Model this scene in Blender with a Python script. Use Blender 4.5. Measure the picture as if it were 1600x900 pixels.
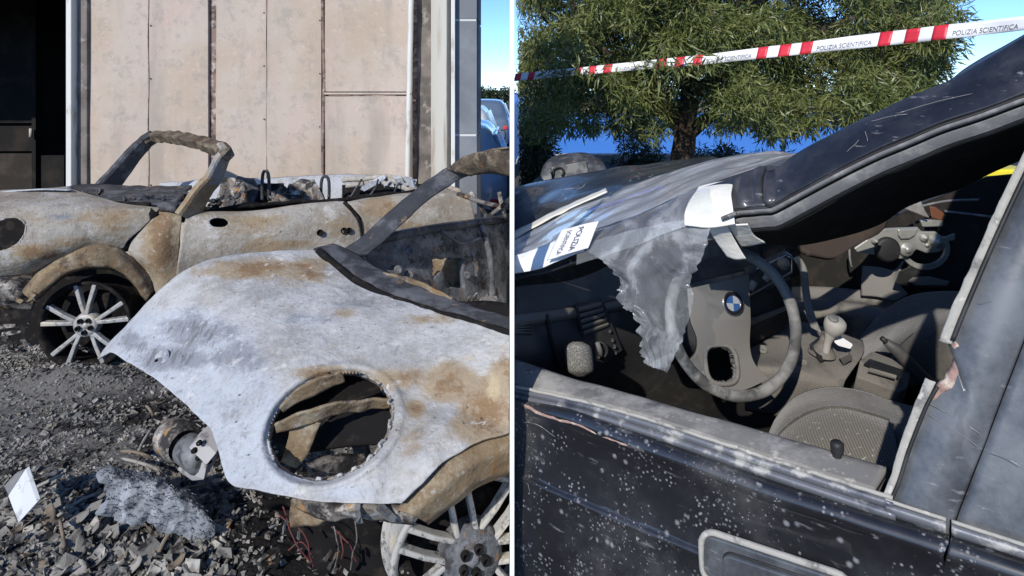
import bpy, bmesh, math, random
import numpy as np
from mathutils import Vector, Matrix, noise as mnoise

# ------------------------------------------------------------------ camera, sky, sun, exposure
for o in list(bpy.data.objects):
    bpy.data.objects.remove(o, do_unlink=True)
scene = bpy.context.scene
COL = scene.collection
FOC, HOR, CZ = 1000.0, 140.0, 1.5          # focal length in photo pixels, horizon row, eye height
cam = bpy.data.cameras.new('camera')
cam.sensor_width = 36.0
cam.lens = 36.0 * FOC / 1600.0
cam.shift_y = -(450.0 - HOR) / 1600.0      # level camera, lens shifted down so uprights stay upright
cam.clip_start = 0.05
cam.clip_end = 9000
camo = bpy.data.objects.new('camera', cam)
camo.location = (0, 0, CZ)
camo.rotation_euler = (math.radians(90), 0, 0)
COL.objects.link(camo)
scene.camera = camo

SUN_EL = math.radians(31)
SUN_AZ = Vector((-0.42, -0.907, 0)).normalized()        # where the sun stands (behind and to the left)
world = bpy.data.worlds.new('World')
scene.world = world
world.use_nodes = True
wn = world.node_tree
wn.nodes.clear()
sky = wn.nodes.new('ShaderNodeTexSky')
sky.sky_type = 'NISHITA'
sky.sun_disc = False
sky.sun_elevation = SUN_EL
sky.sun_rotation = math.atan2(SUN_AZ.x, SUN_AZ.y)
sky.altitude = 2500
sky.air_density = 0.8
sky.dust_density = 0.1
sky.ozone_density = 7.0
bg = wn.nodes.new('ShaderNodeBackground')
bg.inputs['Strength'].default_value = 0.15
wo = wn.nodes.new('ShaderNodeOutputWorld')
wn.links.new(sky.outputs[0], bg.inputs[0])
wn.links.new(bg.outputs[0], wo.inputs[0])

sl = bpy.data.lights.new('sun', 'SUN')
sl.energy = 3.2
sl.angle = math.radians(0.6)
sl.color = (1.0, 0.95, 0.88)
so = bpy.data.objects.new('sun', sl)
tdir = Vector((-SUN_AZ.x * math.cos(SUN_EL), -SUN_AZ.y * math.cos(SUN_EL), -math.sin(SUN_EL)))
so.rotation_euler = tdir.to_track_quat('-Z', 'Y').to_euler()
so.location = (0, 0, 8)
COL.objects.link(so)

scene.view_settings.view_transform = 'Standard'
scene.view_settings.look = 'None'
scene.view_settings.exposure = 0.5
scene.view_settings.gamma = 1.0
scene.view_settings.use_curve_mapping = False

# ------------------------------------------------------------------ survey helpers (photo measurements -> metres)
def P(px, py, Y):
    return Vector(((px - 800) / FOC * Y, Y, CZ - (py - HOR) / FOC * Y))

def proj(p):
    return (800 + FOC * p[0] / p[1], HOR + FOC * (CZ - p[2]) / p[1])

BF = Vector((-0.786, 0.618, 0))            # the black car's forward direction
BA = Vector((0.618, 0.786, 0))             # from its near flank to its far flank
B0 = Vector((0.675, 0.855, 0))

def S(px, py, a):                          # point of the black car at lateral offset a
    k = (px - 800) / FOC
    s = (B0.x + BA.x * a - k * (B0.y + BA.y * a)) / (-BF.x + BF.y * k)
    return P(px, py, B0.y + BF.y * s + BA.y * a)

def SB(px, py, base=0.02, lean=0.25):      # on the flank above the belt, leaning inwards
    a = base
    for _ in range(6):
        p = S(px, py, a)
        a = base + lean * (p.z - 0.9)
    return S(px, py, a)

def onplane(px, py, p0, n):
    d = P(px, py, 1.0) - Vector((0, 0, CZ))
    c = Vector((0, 0, CZ))
    t = (p0 - c).dot(n) / d.dot(n)
    return c + d * t

# ------------------------------------------------------------------ mesh helpers
SIDE = None                                # 'L' or 'R': which side of the partition is being built

class MB:
    def __init__(s):
        s.v = []; s.f = []; s.sm = []
    def add(s, vs, fs, smooth=True):
        o = len(s.v)
        s.v += [tuple(v) for v in vs]
        s.f += [tuple(i + o for i in f) for f in fs]
        s.sm += [smooth] * len(fs)
        return s

def obj(name, mb, mat, parent=None, solid=0, bevel=0, wear=None, offset=0.0, clip=True, smooth=None):
    bm = bmesh.new()
    vs = [bm.verts.new(v) for v in mb.v]
    for f, sm in zip(mb.f, mb.sm):
        try:
            fc = bm.faces.new([vs[i] for i in f]); fc.smooth = sm if smooth is None else smooth
        except ValueError:
            pass
    if clip and SIDE and len(bm.verts):
        xs = [v.co.x for v in bm.verts]
        if SIDE == 'L' and max(xs) > -0.007:
            bmesh.ops.bisect_plane(bm, geom=bm.verts[:] + bm.edges[:] + bm.faces[:], plane_co=(-0.007, 0, 0), plane_no=(1, 0, 0), clear_outer=True)
        if SIDE == 'R' and min(xs) < 0.006:
            bmesh.ops.bisect_plane(bm, geom=bm.verts[:] + bm.edges[:] + bm.faces[:], plane_co=(0.006, 0, 0), plane_no=(-1, 0, 0), clear_outer=True)
    bmesh.ops.recalc_face_normals(bm, faces=bm.faces[:])
    org = Vector((0, 0, 0))
    p = parent
    while p:
        org += p.location; p = p.parent
    loc = Vector((0, 0, 0))
    if parent is None and len(bm.verts):
        xs = [v.co for v in bm.verts]
        loc = Vector((sum(v.x for v in xs) / len(xs), sum(v.y for v in xs) / len(xs), min(v.z for v in xs)))
        org = loc
    wv = None
    if wear:
        bm.verts.index_update()
        wv = [wear(v.co) for v in bm.verts]
    for v in bm.verts:
        v.co -= org
    me = bpy.data.meshes.new(name)
    bm.to_mesh(me); bm.free()
    if wv:
        at = me.attributes.new('wear', 'FLOAT_COLOR', 'POINT')
        at.data.foreach_set('color', [c for w in wv for c in (w[0], w[1], w[2], w[3])])
    me.materials.append(mat)
    o = bpy.data.objects.new(name, me)
    o.location = loc
    COL.objects.link(o)
    if parent:
        o.parent = parent
    if bevel:
        m = o.modifiers.new('bevel', 'BEVEL'); m.width = bevel; m.segments = 2; m.limit_method = 'ANGLE'; m.angle_limit = math.radians(35)
    if solid:
        m = o.modifiers.new('solid', 'SOLIDIFY'); m.thickness = solid; m.offset = offset
    return o

def tag(o, label, cat, group=None, kind=None):
    if label: o['label'] = label
    if cat: o['category'] = cat
    if group: o['group'] = group
    if kind: o['kind'] = kind
    return o

def thing(name, label, cat, loc, group=None):
    o = bpy.data.objects.new(name, None)
    o.location = loc; o.empty_display_size = 0.1
    COL.objects.link(o)
    return tag(o, label, cat, group)

def cr(pts, n):                            # Catmull-Rom resampling by chord length
    pts = [Vector(p) for p in pts]
    if len(pts) == 1: return [pts[0]] * n
    d = [0]
    for a, b in zip(pts, pts[1:]): d.append(d[-1] + max((b - a).length, 1e-6))
    out = []
    for i in range(n):
        t = d[-1] * i / (n - 1)
        k = 0
        while k < len(pts) - 2 and t > d[k + 1]: k += 1
        u = (t - d[k]) / (d[k + 1] - d[k])
        p1, p2 = pts[k], pts[k + 1]
        m1 = (p2 - pts[k - 1]) / (d[k + 1] - d[k - 1]) * (d[k + 1] - d[k]) if k > 0 else p2 - p1
        m2 = (pts[k + 2] - p1) / (d[k + 2] - d[k]) * (d[k + 1] - d[k]) if k + 2 < len(pts) else p2 - p1
        out.append((2*u**3 - 3*u*u + 1) * p1 + (u**3 - 2*u*u + u) * m1 + (-2*u**3 + 3*u*u) * p2 + (u**3 - u*u) * m2)
    return out

def lin(pts, n):
    pts = [Vector(p) for p in pts]
    d = [0]
    for a, b in zip(pts, pts[1:]): d.append(d[-1] + max((b - a).length, 1e-6))
    out = []
    for i in range(n):
        t = d[-1] * i / (n - 1); k = 0
        while k < len(pts) - 2 and t > d[k + 1]: k += 1
        out.append(pts[k].lerp(pts[k + 1], (t - d[k]) / (d[k + 1] - d[k])))
    return out

def gridmesh(g, keep=None, smooth=True):
    nv, nu = len(g), len(g[0])
    mb = MB()
    fs = []
    for j in range(nv - 1):
        for i in range(nu - 1):
            if keep and not keep(j, i): continue
            fs.append((j*nu + i, j*nu + i + 1, (j+1)*nu + i + 1, (j+1)*nu + i))
    used = sorted({i for f in fs for i in f}); mp = {u: k for k, u in enumerate(used)}
    flat = [p for r in g for p in r]
    mb.add([flat[u] for u in used], [tuple(mp[i] for i in f) for f in fs], smooth)
    return mb

def loft(rows, nu, nv, fu=cr, fv=cr):
    rr = [fu(r, nu) for r in rows]
    cols = [fv([r[i] for r in rr], nv) for i in range(nu)]
    return [[cols[i][j] for i in range(nu)] for j in range(nv)]

def coons(top, bot, left, right, nu, nv):  # top/bot run left->right, left/right run top->bottom
    T, Bm, L, R = cr(top, nu), cr(bot, nu), cr(left, nv), cr(right, nv)
    g = []
    for j in range(nv):
        v = j / (nv - 1); r = []
        for i in range(nu):
            u = i / (nu - 1)
            r.append((1-v)*T[i] + v*Bm[i] + (1-u)*L[j] + u*R[j] - ((1-u)*(1-v)*T[0] + u*(1-v)*T[-1] + (1-u)*v*Bm[0] + u*v*Bm[-1]))
        g.append(r)
    return g

def hole(g, inside, snap):
    nv, nu = len(g), len(g[0])
    ins = [[inside(*proj(p)) for p in r] for r in g]
    def keep(j, i):
        return not (ins[j][i] and ins[j][i+1] and ins[j+1][i] and ins[j+1][i+1])
    for j in range(nv):
        for i in range(nu):
            if ins[j][i]:
                near = any(not ins[b][a] for b in range(max(0, j-1), min(nv, j+2)) for a in range(max(0, i-1), min(nu, i+2)))
                if near:
                    px, py = proj(g[j][i]); q = snap(px, py)
                    g[j][i] = P(q[0], q[1], g[j][i].y)
    return keep

def rumple(g, amp, sc, seed=0, edge=False):
    for j, r in enumerate(g):
        for i, p in enumerate(r):
            q = Vector(p) * sc + Vector((seed * 7.3, seed * 1.7, seed * 3.1))
            r[i] = Vector(p) + Vector((mnoise.noise(q), mnoise.noise(q + Vector((31, 0, 0))), mnoise.noise(q + Vector((0, 47, 0))))) * amp
    return g

def frames(path):
    T = []
    for i in range(len(path)):
        t = path[min(i+1, len(path)-1)] - path[max(i-1, 0)]
        T.append(t.normalized() if t.length > 1e-9 else Vector((0, 0, 1)))
    up = Vector((0, 0, 1)) if abs(T[0].z) < 0.9 else Vector((1, 0, 0))
    out = []
    n = (up - T[0] * up.dot(T[0])).normalized()
    for t in T:
        n = n - t * n.dot(t)
        n = n.normalized() if n.length > 1e-6 else Vector((1, 0, 0))
        out.append((n, t.cross(n)))
    return out

def tube(mb, path, rad, seg=8, closed=False, flat=1.0, caps=True):
    path = [Vector(p) for p in path]
    n = len(path)
    if not hasattr(rad, '__len__'): rad = [rad] * n
    fr = frames(path)
    vs = []; fs = []
    for p, (a, b), r in zip(path, fr, rad):
        for k in range(seg):
            t = 2 * math.pi * k / seg
            vs.append(p + a * (math.cos(t) * r) + b * (math.sin(t) * r * flat))
    m = n if closed else n - 1
    for i in range(m):
        for k in range(seg):
            i2 = (i + 1) % n
            fs.append((i*seg + k, i*seg + (k+1) % seg, i2*seg + (k+1) % seg, i2*seg + k))
    if caps and not closed:
        fs.append(tuple(range(seg))[::-1]); fs.append(tuple((n-1)*seg + k for k in range(seg)))
    return mb.add(vs, fs)

def bar(mb, path, hn, hb):
    path = [Vector(p) for p in path]; fr = frames(path); n = len(path); vs = []; fs = []
    for i, (p, (a, b)) in enumerate(zip(path, fr)):
        w = hn[i] if hasattr(hn, '__len__') else hn; h = hb[i] if hasattr(hb, '__len__') else hb
        for u, v in ((-1, -.7), (-.75, -1), (.75, -1), (1, -.7), (1, .7), (.75, 1), (-.75, 1), (-1, .7)): vs.append(p + a*(u*w) + b*(v*h))
    for i in range(n - 1):
        for k in range(8): fs.append((i*8 + k, i*8 + (k+1) % 8, (i+1)*8 + (k+1) % 8, (i+1)*8 + k))
    fs.append(tuple(range(8))[::-1]); fs.append(tuple((n-1)*8 + k for k in range(8)))
    return mb.add(vs, fs, False)

def prism(mb, poly, dvec, smooth=False):   # polygon (3-D points) extruded along dvec
    n = len(poly); poly = [Vector(p) for p in poly]; d = Vector(dvec)
    vs = poly + [p + d for p in poly]
    fs = [tuple(range(n))[::-1], tuple(range(n, 2*n))] + [(i, (i+1) % n, (i+1) % n + n, i + n) for i in range(n)]
    return mb.add(vs, fs, smooth)

def box(mb, c, h, M=None):
    c = Vector(c); M = M or Matrix.Identity(3)
    vs = [c + M @ Vector((x*h[0], y*h[1], z*h[2])) for z in (-1, 1) for y in (-1, 1) for x in (-1, 1)]
    fs = [(0,2,3,1), (4,5,7,6), (0,1,5,4), (2,6,7,3), (0,4,6,2), (1,3,7,5)]
    return mb.add(vs, fs, False)

def bx(mb, x0, x1, y0, y1, z0, z1):
    return box(mb, ((x0+x1)/2, (y0+y1)/2, (z0+z1)/2), ((x1-x0)/2, (y1-y0)/2, (z1-z0)/2))

def basis(n, up=Vector((0, 0, 1))):        # columns: right, up, normal
    n = Vector(n).normalized()
    if abs(n.z) > .98: up = Vector((0, 1, 0))
    r = up.cross(n).normalized()
    return Matrix((r, n.cross(r), n)).transposed()

def lathe(mb, prof, c, n, seg=32, caps=False):   # prof: (radius, height along n)
    M = basis(n); c = Vector(c)
    vs = []; fs = []
    for r, h in prof:
        for k in range(seg):
            t = 2*math.pi*k/seg
            vs.append(c + M @ Vector((r*math.cos(t), r*math.sin(t), h)))
    for i in range(len(prof)-1):
        for k in range(seg):
            fs.append((i*seg+k, i*seg+(k+1) % seg, (i+1)*seg+(k+1) % seg, (i+1)*seg+k))
    if caps:
        fs.append(tuple(range(seg))[::-1]); fs.append(tuple((len(prof)-1)*seg+k for k in range(seg)))
    return mb.add(vs, fs)

def blob_mask(bl):
    def f(p):
        px, py = proj(p); w = [0, 0, 0, 0]
        for (cx, cy, rx, ry, ch, st) in bl:
            d = ((px-cx)/rx)**2 + ((py-cy)/ry)**2
            if d < 6: w[ch] = max(w[ch], st * math.exp(-d))
        return w
    return f

# ------------------------------------------------------------------ materials
def nodes_of(m):
    m.use_nodes = True
    nt = m.node_tree
    return nt, nt.nodes.get('Principled BSDF')

def c4(c): return (c[0], c[1], c[2], 1.0)

def mixc(nt, fac, a, b):
    mx = nt.nodes.new('ShaderNodeMix'); mx.data_type = 'RGBA'
    nt.links.new(fac, mx.inputs[0])
    for s, v in ((mx.inputs[6], a), (mx.inputs[7], b)):
        if isinstance(v, tuple): s.default_value = c4(v)
        else: nt.links.new(v, s)
    return mx.outputs[2]

def tex(nt, kind, scale, detail=6, stretch=None, rot=None, rough=0.6, dist=0.0):
    tc = nt.nodes.new('ShaderNodeTexCoord')
    vec = tc.outputs['Object']
    if stretch or rot:
        mp = nt.nodes.new('ShaderNodeMapping')
        if stretch: mp.inputs['Scale'].default_value = stretch
        if rot: mp.inputs['Rotation'].default_value = rot
        nt.links.new(vec, mp.inputs[0]); vec = mp.outputs[0]
    if kind == 'noise':
        n = nt.nodes.new('ShaderNodeTexNoise')
        n.inputs['Detail'].default_value = detail; n.inputs['Roughness'].default_value = rough; n.inputs['Distortion'].default_value = dist
        out = n.outputs[0]
    elif kind == 'spots':
        n = nt.nodes.new('ShaderNodeTexVoronoi'); out = n.outputs['Distance']
    elif kind == 'cells':
        n = nt.nodes.new('ShaderNodeTexVoronoi'); n.feature = 'DISTANCE_TO_EDGE'; out = n.outputs['Distance']
    elif kind == 'wave':
        n = nt.nodes.new('ShaderNodeTexWave'); n.inputs['Distortion'].default_value = dist; out = n.outputs['Fac']
    n.inputs['Scale'].default_value = scale
    nt.links.new(vec, n.inputs['Vector'])
    return out

def ramp(nt, fac, lo, hi, inv=False):
    r = nt.nodes.new('ShaderNodeMapRange'); r.interpolation_type = 'SMOOTHSTEP'
    r.inputs['From Min'].default_value = lo; r.inputs['From Max'].default_value = hi
    r.inputs['To Min'].default_value = 1.0 if inv else 0.0; r.inputs['To Max'].default_value = 0.0 if inv else 1.0
    nt.links.new(fac, r.inputs['Value'])
    return r.outputs[0]

def mul(nt, a, b, op='MULTIPLY'):
    m = nt.nodes.new('ShaderNodeMath'); m.operation = op
    for s, v in ((m.inputs[0], a), (m.inputs[1], b)):
        if isinstance(v, (int, float)): s.default_value = v
        else: nt.links.new(v, s)
    return m.outputs[0]

def M(name, base, rough=0.6, metal=0.0, layers=(), bump=None, coat=0.0, spec=0.5, sheen=0.0, trans=0.0, coatr=0.08, rvar=0):
    """layers: dicts  col, k(ind), s(cale), lo, hi, + optional d(etail) st(retch) rot inv amt wear(channel) dist"""
    m = bpy.data.materials.new(name)
    nt, b = nodes_of(m)
    cur = None
    col = base
    rfac = None
    for L in layers:
        t = tex(nt, L.get('k', 'noise'), L['s'], L.get('d', 6), L.get('st'), L.get('rot'), L.get('r', 0.6), L.get('dist', 0.0))
        if 'wear' in L:
            at = nt.nodes.new('ShaderNodeAttribute'); at.attribute_name = 'wear'
            sp = nt.nodes.new('ShaderNodeSeparateColor'); nt.links.new(at.outputs['Color'], sp.inputs[0])
            w = sp.outputs[L['wear']] if L['wear'] < 3 else at.outputs['Alpha']
            t = mul(nt, t, mul(nt, mul(nt, w, L.get('wk', 0.6)), L.get('wo', 0.3), 'SUBTRACT'), 'ADD')
        f = ramp(nt, t, L['lo'], L['hi'], L.get('inv', False))
        if 'm' in L:      # multiply with a second, larger mask
            q = L['m']
            f = mul(nt, f, ramp(nt, tex(nt, 'noise', q[0], 4), q[1], q[2]))
        if L.get('amt', 1) != 1: f = mul(nt, f, L['amt'])
        col = mixc(nt, f, col, L['col'])
        if 'rough' in L:
            rm = nt.nodes.new('ShaderNodeMix'); rm.data_type = 'FLOAT'
            nt.links.new(f, rm.inputs[0])
            if rfac is None: rm.inputs[2].default_value = rough
            else: nt.links.new(rfac, rm.inputs[2])
            rm.inputs[3].default_value = L['rough']
            rfac = rm.outputs[0]
    if isinstance(col, tuple): b.inputs['Base Color'].default_value = c4(col)
    else: nt.links.new(col, b.inputs['Base Color'])
    if rfac is not None: nt.links.new(rfac, b.inputs['Roughness'])
    else: b.inputs['Roughness'].default_value = rough
    b.inputs['Metallic'].default_value = metal
    b.inputs['Specular IOR Level'].default_value = spec
    b.inputs['Coat Weight'].default_value = coat
    b.inputs['Coat Roughness'].default_value = coatr
    if sheen: b.inputs['Sheen Weight'].default_value = sheen
    if trans: b.inputs['Transmission Weight'].default_value = trans
    if bump:
        prev = None
        for (s, st, *rest) in (bump if isinstance(bump, list) else [bump]):
            bn = nt.nodes.new('ShaderNodeBump'); bn.inputs['Strength'].default_value = st; bn.inputs['Distance'].default_value = rest[0] if rest else 0.01
            nt.links.new(tex(nt, rest[1] if len(rest) > 1 else 'noise', s, 4), bn.inputs['Height'])
            if prev: nt.links.new(prev, bn.inputs['Normal'])
            prev = bn.outputs[0]
        nt.links.new(prev, b.inputs['Normal'])
    return m

ASH = (0.50, 0.51, 0.53)
mt = {}
def burnt(name, ash, ash2, rust_wo, soot_wo, seed=0.0, mott=0.6, fleck=0.75, tan=0.6):
    return M(name, ash, 0.8, 0.0, [
        dict(col=ash2, s=2.4, lo=0.44, hi=0.60, d=8, r=0.76, st=(1, 1, 1.6)),
        dict(col=(0.50, 0.49, 0.465), s=6, lo=0.52, hi=0.64, d=8, amt=0.75, r=0.76),
        dict(col=(0.27, 0.225, 0.165), s=3.6, lo=0.50, hi=0.64, d=8, r=0.78, amt=tan, st=(1, 1, 2.2)),
        dict(col=(0.40, 0.425, 0.455), s=3, lo=0.30, hi=0.62, d=7, r=0.7, wear=3, wk=1.0, wo=0.45, amt=0.95),
        dict(col=(0.13, 0.125, 0.125), s=24, lo=0.56, hi=0.64, d=8, r=0.76, amt=mott, m=(3.5, 0.45, 0.58)),
        dict(col=(0.28, 0.205, 0.115), s=4, lo=0.42, hi=0.60, d=8, r=0.8, wear=0, wk=0.62, wo=rust_wo, amt=0.8, st=(0.7, 0.7, 3.0), rot=(0.0, 0.25, 0.0), dist=0.6),
        dict(col=(0.19, 0.11, 0.052), s=11, lo=0.53, hi=0.68, d=8, r=0.8, wear=0, wk=0.5, wo=rust_wo, amt=0.8),
        dict(col=(0.42, 0.35, 0.22), s=8, lo=0.45, hi=0.62, d=8, r=0.78, wear=2, wk=0.6, wo=0.36, amt=0.85),
        dict(col=(0.21, 0.22, 0.24), s=6, lo=0.42, hi=0.60, d=8, r=0.8, wear=1, wk=0.6, wo=soot_wo, st=(1, 1, 2.4), rot=(0.3, 0.6, 0), amt=0.9),
        dict(col=(0.11, 0.115, 0.12), s=20, lo=0.54, hi=0.64, d=8, r=0.7, wear=1, wk=0.5, wo=soot_wo - .02, st=(3.4, 1, 0.6), rot=(0.2, 0.95, 0.3), amt=0.7),
        dict(col=(0.56, 0.55, 0.52), s=34, lo=0.58, hi=0.66, d=7, amt=fleck, m=(5, 0.48, 0.60)),
        dict(col=(0.15, 0.135, 0.12), s=70, lo=0.50, hi=0.62, d=7, r=0.8, amt=0.15 + tan*0.3),
        dict(col=(0.16, 0.13, 0.10), s=3, lo=0.52, hi=0.62, d=8, r=0.82, amt=tan*0.8, st=(2.5, 2.5, 0.6)),
        dict(col=(0.035, 0.03, 0.028), s=50, lo=0.65, hi=0.71, d=6, amt=0.85),
    ], bump=[(14, 0.4, 0.015), (50, 0.5, 0.008), (160, 0.3, 0.003)], spec=0.25)
mt['bonnet'] = burnt('burnt_bonnet', (0.43, 0.43, 0.425), (0.31, 0.31, 0.305), 0.26, 0.30, tan=0.35)
mt['tan'] = burnt('burnt_tan', (0.37, 0.345, 0.30), (0.26, 0.225, 0.175), 0.19, 0.32, mott=0.85, fleck=0.35)
mt['rust'] = M('rusty_sheet', (0.19, 0.14, 0.085), 0.85, 0, [
    dict(col=(0.29, 0.25, 0.18), s=12, lo=0.48, hi=0.60, d=8, r=0.78, amt=0.8),
    dict(col=(0.075, 0.055, 0.042), s=9, lo=0.50, hi=0.60, d=8, r=0.78, amt=0.9),
    dict(col=(0.22, 0.115, 0.045), s=15, lo=0.55, hi=0.65, d=8, r=0.78, amt=0.8),
    dict(col=(0.34, 0.325, 0.30), s=26, lo=0.57, hi=0.66, d=8, r=0.78, amt=0.8)], bump=[(24, 0.5, 0.012), (80, 0.5, 0.005)], spec=0.2)
mt['rustd'] = M('dark_rusty_steel', (0.10, 0.078, 0.055), 0.85, 0, [
    dict(col=(0.23, 0.19, 0.13), s=14, lo=0.50, hi=0.60, d=8, r=0.78, amt=0.8),
    dict(col=(0.035, 0.03, 0.028), s=9, lo=0.48, hi=0.58, d=8, r=0.78, amt=0.9),
    dict(col=(0.20, 0.10, 0.04), s=18, lo=0.55, hi=0.64, d=8, r=0.78, amt=0.8)], bump=[(24, 0.6, 0.012), (80, 0.6, 0.005)], spec=0.2)
mt['char'] = M('charred_steel', (0.035, 0.037, 0.042), 0.7, 0, [
    dict(col=(0.10, 0.105, 0.115), s=8, lo=0.46, hi=0.62, d=7, r=0.7),
    dict(col=(0.20, 0.13, 0.08), s=14, lo=0.58, hi=0.68, d=7, r=0.7)], bump=[(30, 0.5, 0.01)], spec=0.35)
mt['chargrey'] = M('burnt_grey_steel', (0.085, 0.09, 0.10), 0.75, 0, [dict(col=(0.16, 0.165, 0.175), s=9, lo=0.48, hi=0.6, d=8, r=0.76), dict(col=(0.03, 0.03, 0.032), s=12, lo=0.5, hi=0.6, d=8, r=0.76), dict(col=(0.20, 0.12, 0.06), s=16, lo=0.56, hi=0.66, d=8, r=0.76)], bump=[(26, 0.5, 0.012), (90, 0.4, 0.004)], spec=0.3)
mt['soot'] = M('soot', (0.012, 0.011, 0.011), 0.95, 0, [dict(col=(0.03, 0.026, 0.022), s=20, lo=0.5, hi=0.65)], spec=0.1)
mt['junk'] = M('scorched_scrap', (0.16, 0.145, 0.13), 0.8, 0, [
    dict(col=(0.40, 0.37, 0.33), s=16, lo=0.5, hi=0.62, d=7, r=0.7),
    dict(col=(0.03, 0.028, 0.028), s=12, lo=0.46, hi=0.56, d=7, r=0.7),
    dict(col=(0.30, 0.17, 0.07), s=21, lo=0.57, hi=0.66)], bump=[(50, 0.6, 0.01)], spec=0.3)
mt['alloy'] = M('heat_dulled_alloy', (0.34, 0.335, 0.325), 0.55, 0.2, [
    dict(col=(0.16, 0.155, 0.15), s=40, lo=0.5, hi=0.66, d=7, r=0.7),
    dict(col=(0.60, 0.52, 0.38), s=8, lo=0.52, hi=0.7, amt=0.6)], bump=[(90, 0.3, 0.004)])
mt['alloyw'] = M('blistered_pale_alloy', (0.36, 0.352, 0.33), 0.6, 0.0, [
    dict(col=(0.10, 0.095, 0.09), s=45, lo=0.53, hi=0.60, d=7, r=0.75, amt=0.9),
    dict(col=(0.66, 0.58, 0.42), s=7, lo=0.52, hi=0.66, amt=0.6)], bump=[(90, 0.4, 0.004)])
mt['alloyd'] = M('sooty_alloy', (0.17, 0.175, 0.18), 0.6, 0.2, [dict(col=(0.06, 0.06, 0.06), s=22, lo=0.45, hi=0.62, d=7)], bump=[(60, 0.4, 0.004)])
mt['ash'] = M('ash_ground', (0.125, 0.12, 0.112), 0.95, 0, [
    dict(col=(0.03, 0.029, 0.028), s=2.3, lo=0.50, hi=0.64, d=7, r=0.7),
    dict(col=(0.17, 0.165, 0.155), s=18, lo=0.52, hi=0.66, d=8, r=0.75),
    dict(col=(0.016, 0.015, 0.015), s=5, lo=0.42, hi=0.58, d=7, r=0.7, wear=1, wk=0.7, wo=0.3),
    dict(col=(0.025, 0.023, 0.022), s=35, lo=0.56, hi=0.66, d=8)], bump=[(25, 0.9, 0.02), (90, 0.6, 0.008)], spec=0.1)
mt['asphalt'] = M('asphalt', (0.055, 0.055, 0.055), 0.9, 0, [dict(col=(0.09, 0.088, 0.085), s=4, lo=0.45, hi=0.65)], bump=[(200, 0.4, 0.004)], spec=0.2)
mt['soil'] = M('dry_soil', (0.20, 0.165, 0.115), 0.95, 0, [dict(col=(0.12, 0.12, 0.06), s=3, lo=0.45, hi=0.6)], bump=[(40, 0.5, 0.02)], spec=0.1)
mt['flake'] = M('ash_flakes', (0.20, 0.192, 0.175), 0.95, 0, [
    dict(col=(0.38, 0.365, 0.33), s=17, lo=0.52, hi=0.64, d=4),
    dict(col=(0.035, 0.034, 0.033), s=13, lo=0.50, hi=0.60, d=4),
    dict(col=(0.20, 0.16, 0.115), s=23, lo=0.60, hi=0.68, d=4)], bump=[(160, 0.6, 0.004)], spec=0.1)
mt['wall'] = M('scorched_wall_panel', (0.47, 0.40, 0.335), 0.9, 0, [
    dict(col=(0.43, 0.345, 0.265), s=1.3, lo=0.42, hi=0.62, d=8),
    dict(col=(0.48, 0.375, 0.315), s=2, lo=0.5, hi=0.66, d=7, r=0.7),
    dict(col=(0.33, 0.29, 0.245), s=6, lo=0.50, hi=0.62, d=8, r=0.8, amt=0.7),
    dict(col=(0.52, 0.465, 0.40), s=16, lo=0.55, hi=0.65, d=8, r=0.8, amt=0.6),
    dict(col=(0.25, 0.21, 0.18), s=40, lo=0.60, hi=0.70, d=7, r=0.78, amt=0.6),
    dict(col=(0.30, 0.26, 0.22), s=1.1, lo=0.50, hi=0.7, d=6, st=(3, 3, 0.5), amt=0.6),
    dict(col=(0.12, 0.10, 0.09), k='spots', s=14, lo=0.03, hi=0.07, inv=True, m=(5, 0.5, 0.6))],
    bump=[(9, 0.25, 0.01), (60, 0.3, 0.004)], spec=0.2)
mt['walld'] = M('dark_wall_recess', (0.20, 0.175, 0.155), 0.9, 0, [dict(col=(0.10, 0.09, 0.08), s=4, lo=0.4, hi=0.65, d=8), dict(col=(0.34, 0.30, 0.27), s=9, lo=0.55, hi=0.7, d=8)], bump=[(30, 0.4, 0.01)], spec=0.2)  # darker tone than the wall panels, for recess, reveal and lintel
mt['seam'] = M('dark_seam', (0.24, 0.17, 0.14), 0.9, 0, [dict(col=(0.10, 0.075, 0.065), s=20, lo=0.5, hi=0.62, d=8), dict(col=(0.45, 0.37, 0.32), s=13, lo=0.54, hi=0.66, d=8)], bump=[(40, 0.5, 0.006)], spec=0.2)  # dark tone carries the shade of the groove between panels
mt['seaml'] = M('pale_seam', (0.36, 0.29, 0.24), 0.9, 0, [dict(col=(0.20, 0.15, 0.125), s=20, lo=0.5, hi=0.62, d=8)], bump=[(40, 0.5, 0.006)], spec=0.2)
mt['jamb'] = M('pale_steel_jamb', (0.60, 0.60, 0.56), 0.6, 0, [dict(col=(0.38, 0.33, 0.28), s=9, lo=0.54, hi=0.66, d=8, st=(1, 1, 0.3))], bump=[(40, 0.2, 0.004)])
mt['cream'] = M('cream_return', (0.62, 0.60, 0.53), 0.85, 0, [dict(col=(0.42, 0.36, 0.28), s=2.2, lo=0.52, hi=0.68, d=8, st=(2, 2, 0.5))], bump=[(40, 0.2, 0.004)], spec=0.2)
mt['tile'] = M('grey_stone_tile', (0.135, 0.145, 0.16), 0.45, 0, [dict(col=(0.19, 0.20, 0.215), s=3, lo=0.4, hi=0.65, d=7)], bump=[(60, 0.15, 0.002)])
mt['grout'] = M('pale_joint', (0.55, 0.55, 0.54), 0.8)
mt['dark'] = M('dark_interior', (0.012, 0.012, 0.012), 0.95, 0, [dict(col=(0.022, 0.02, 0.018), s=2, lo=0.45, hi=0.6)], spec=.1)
mt['darkdoor'] = M('dark_door', (0.016, 0.0155, 0.015), 0.9, 0, [dict(col=(0.03, 0.026, 0.022), s=3, lo=0.45, hi=0.65)], spec=.1)
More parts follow.
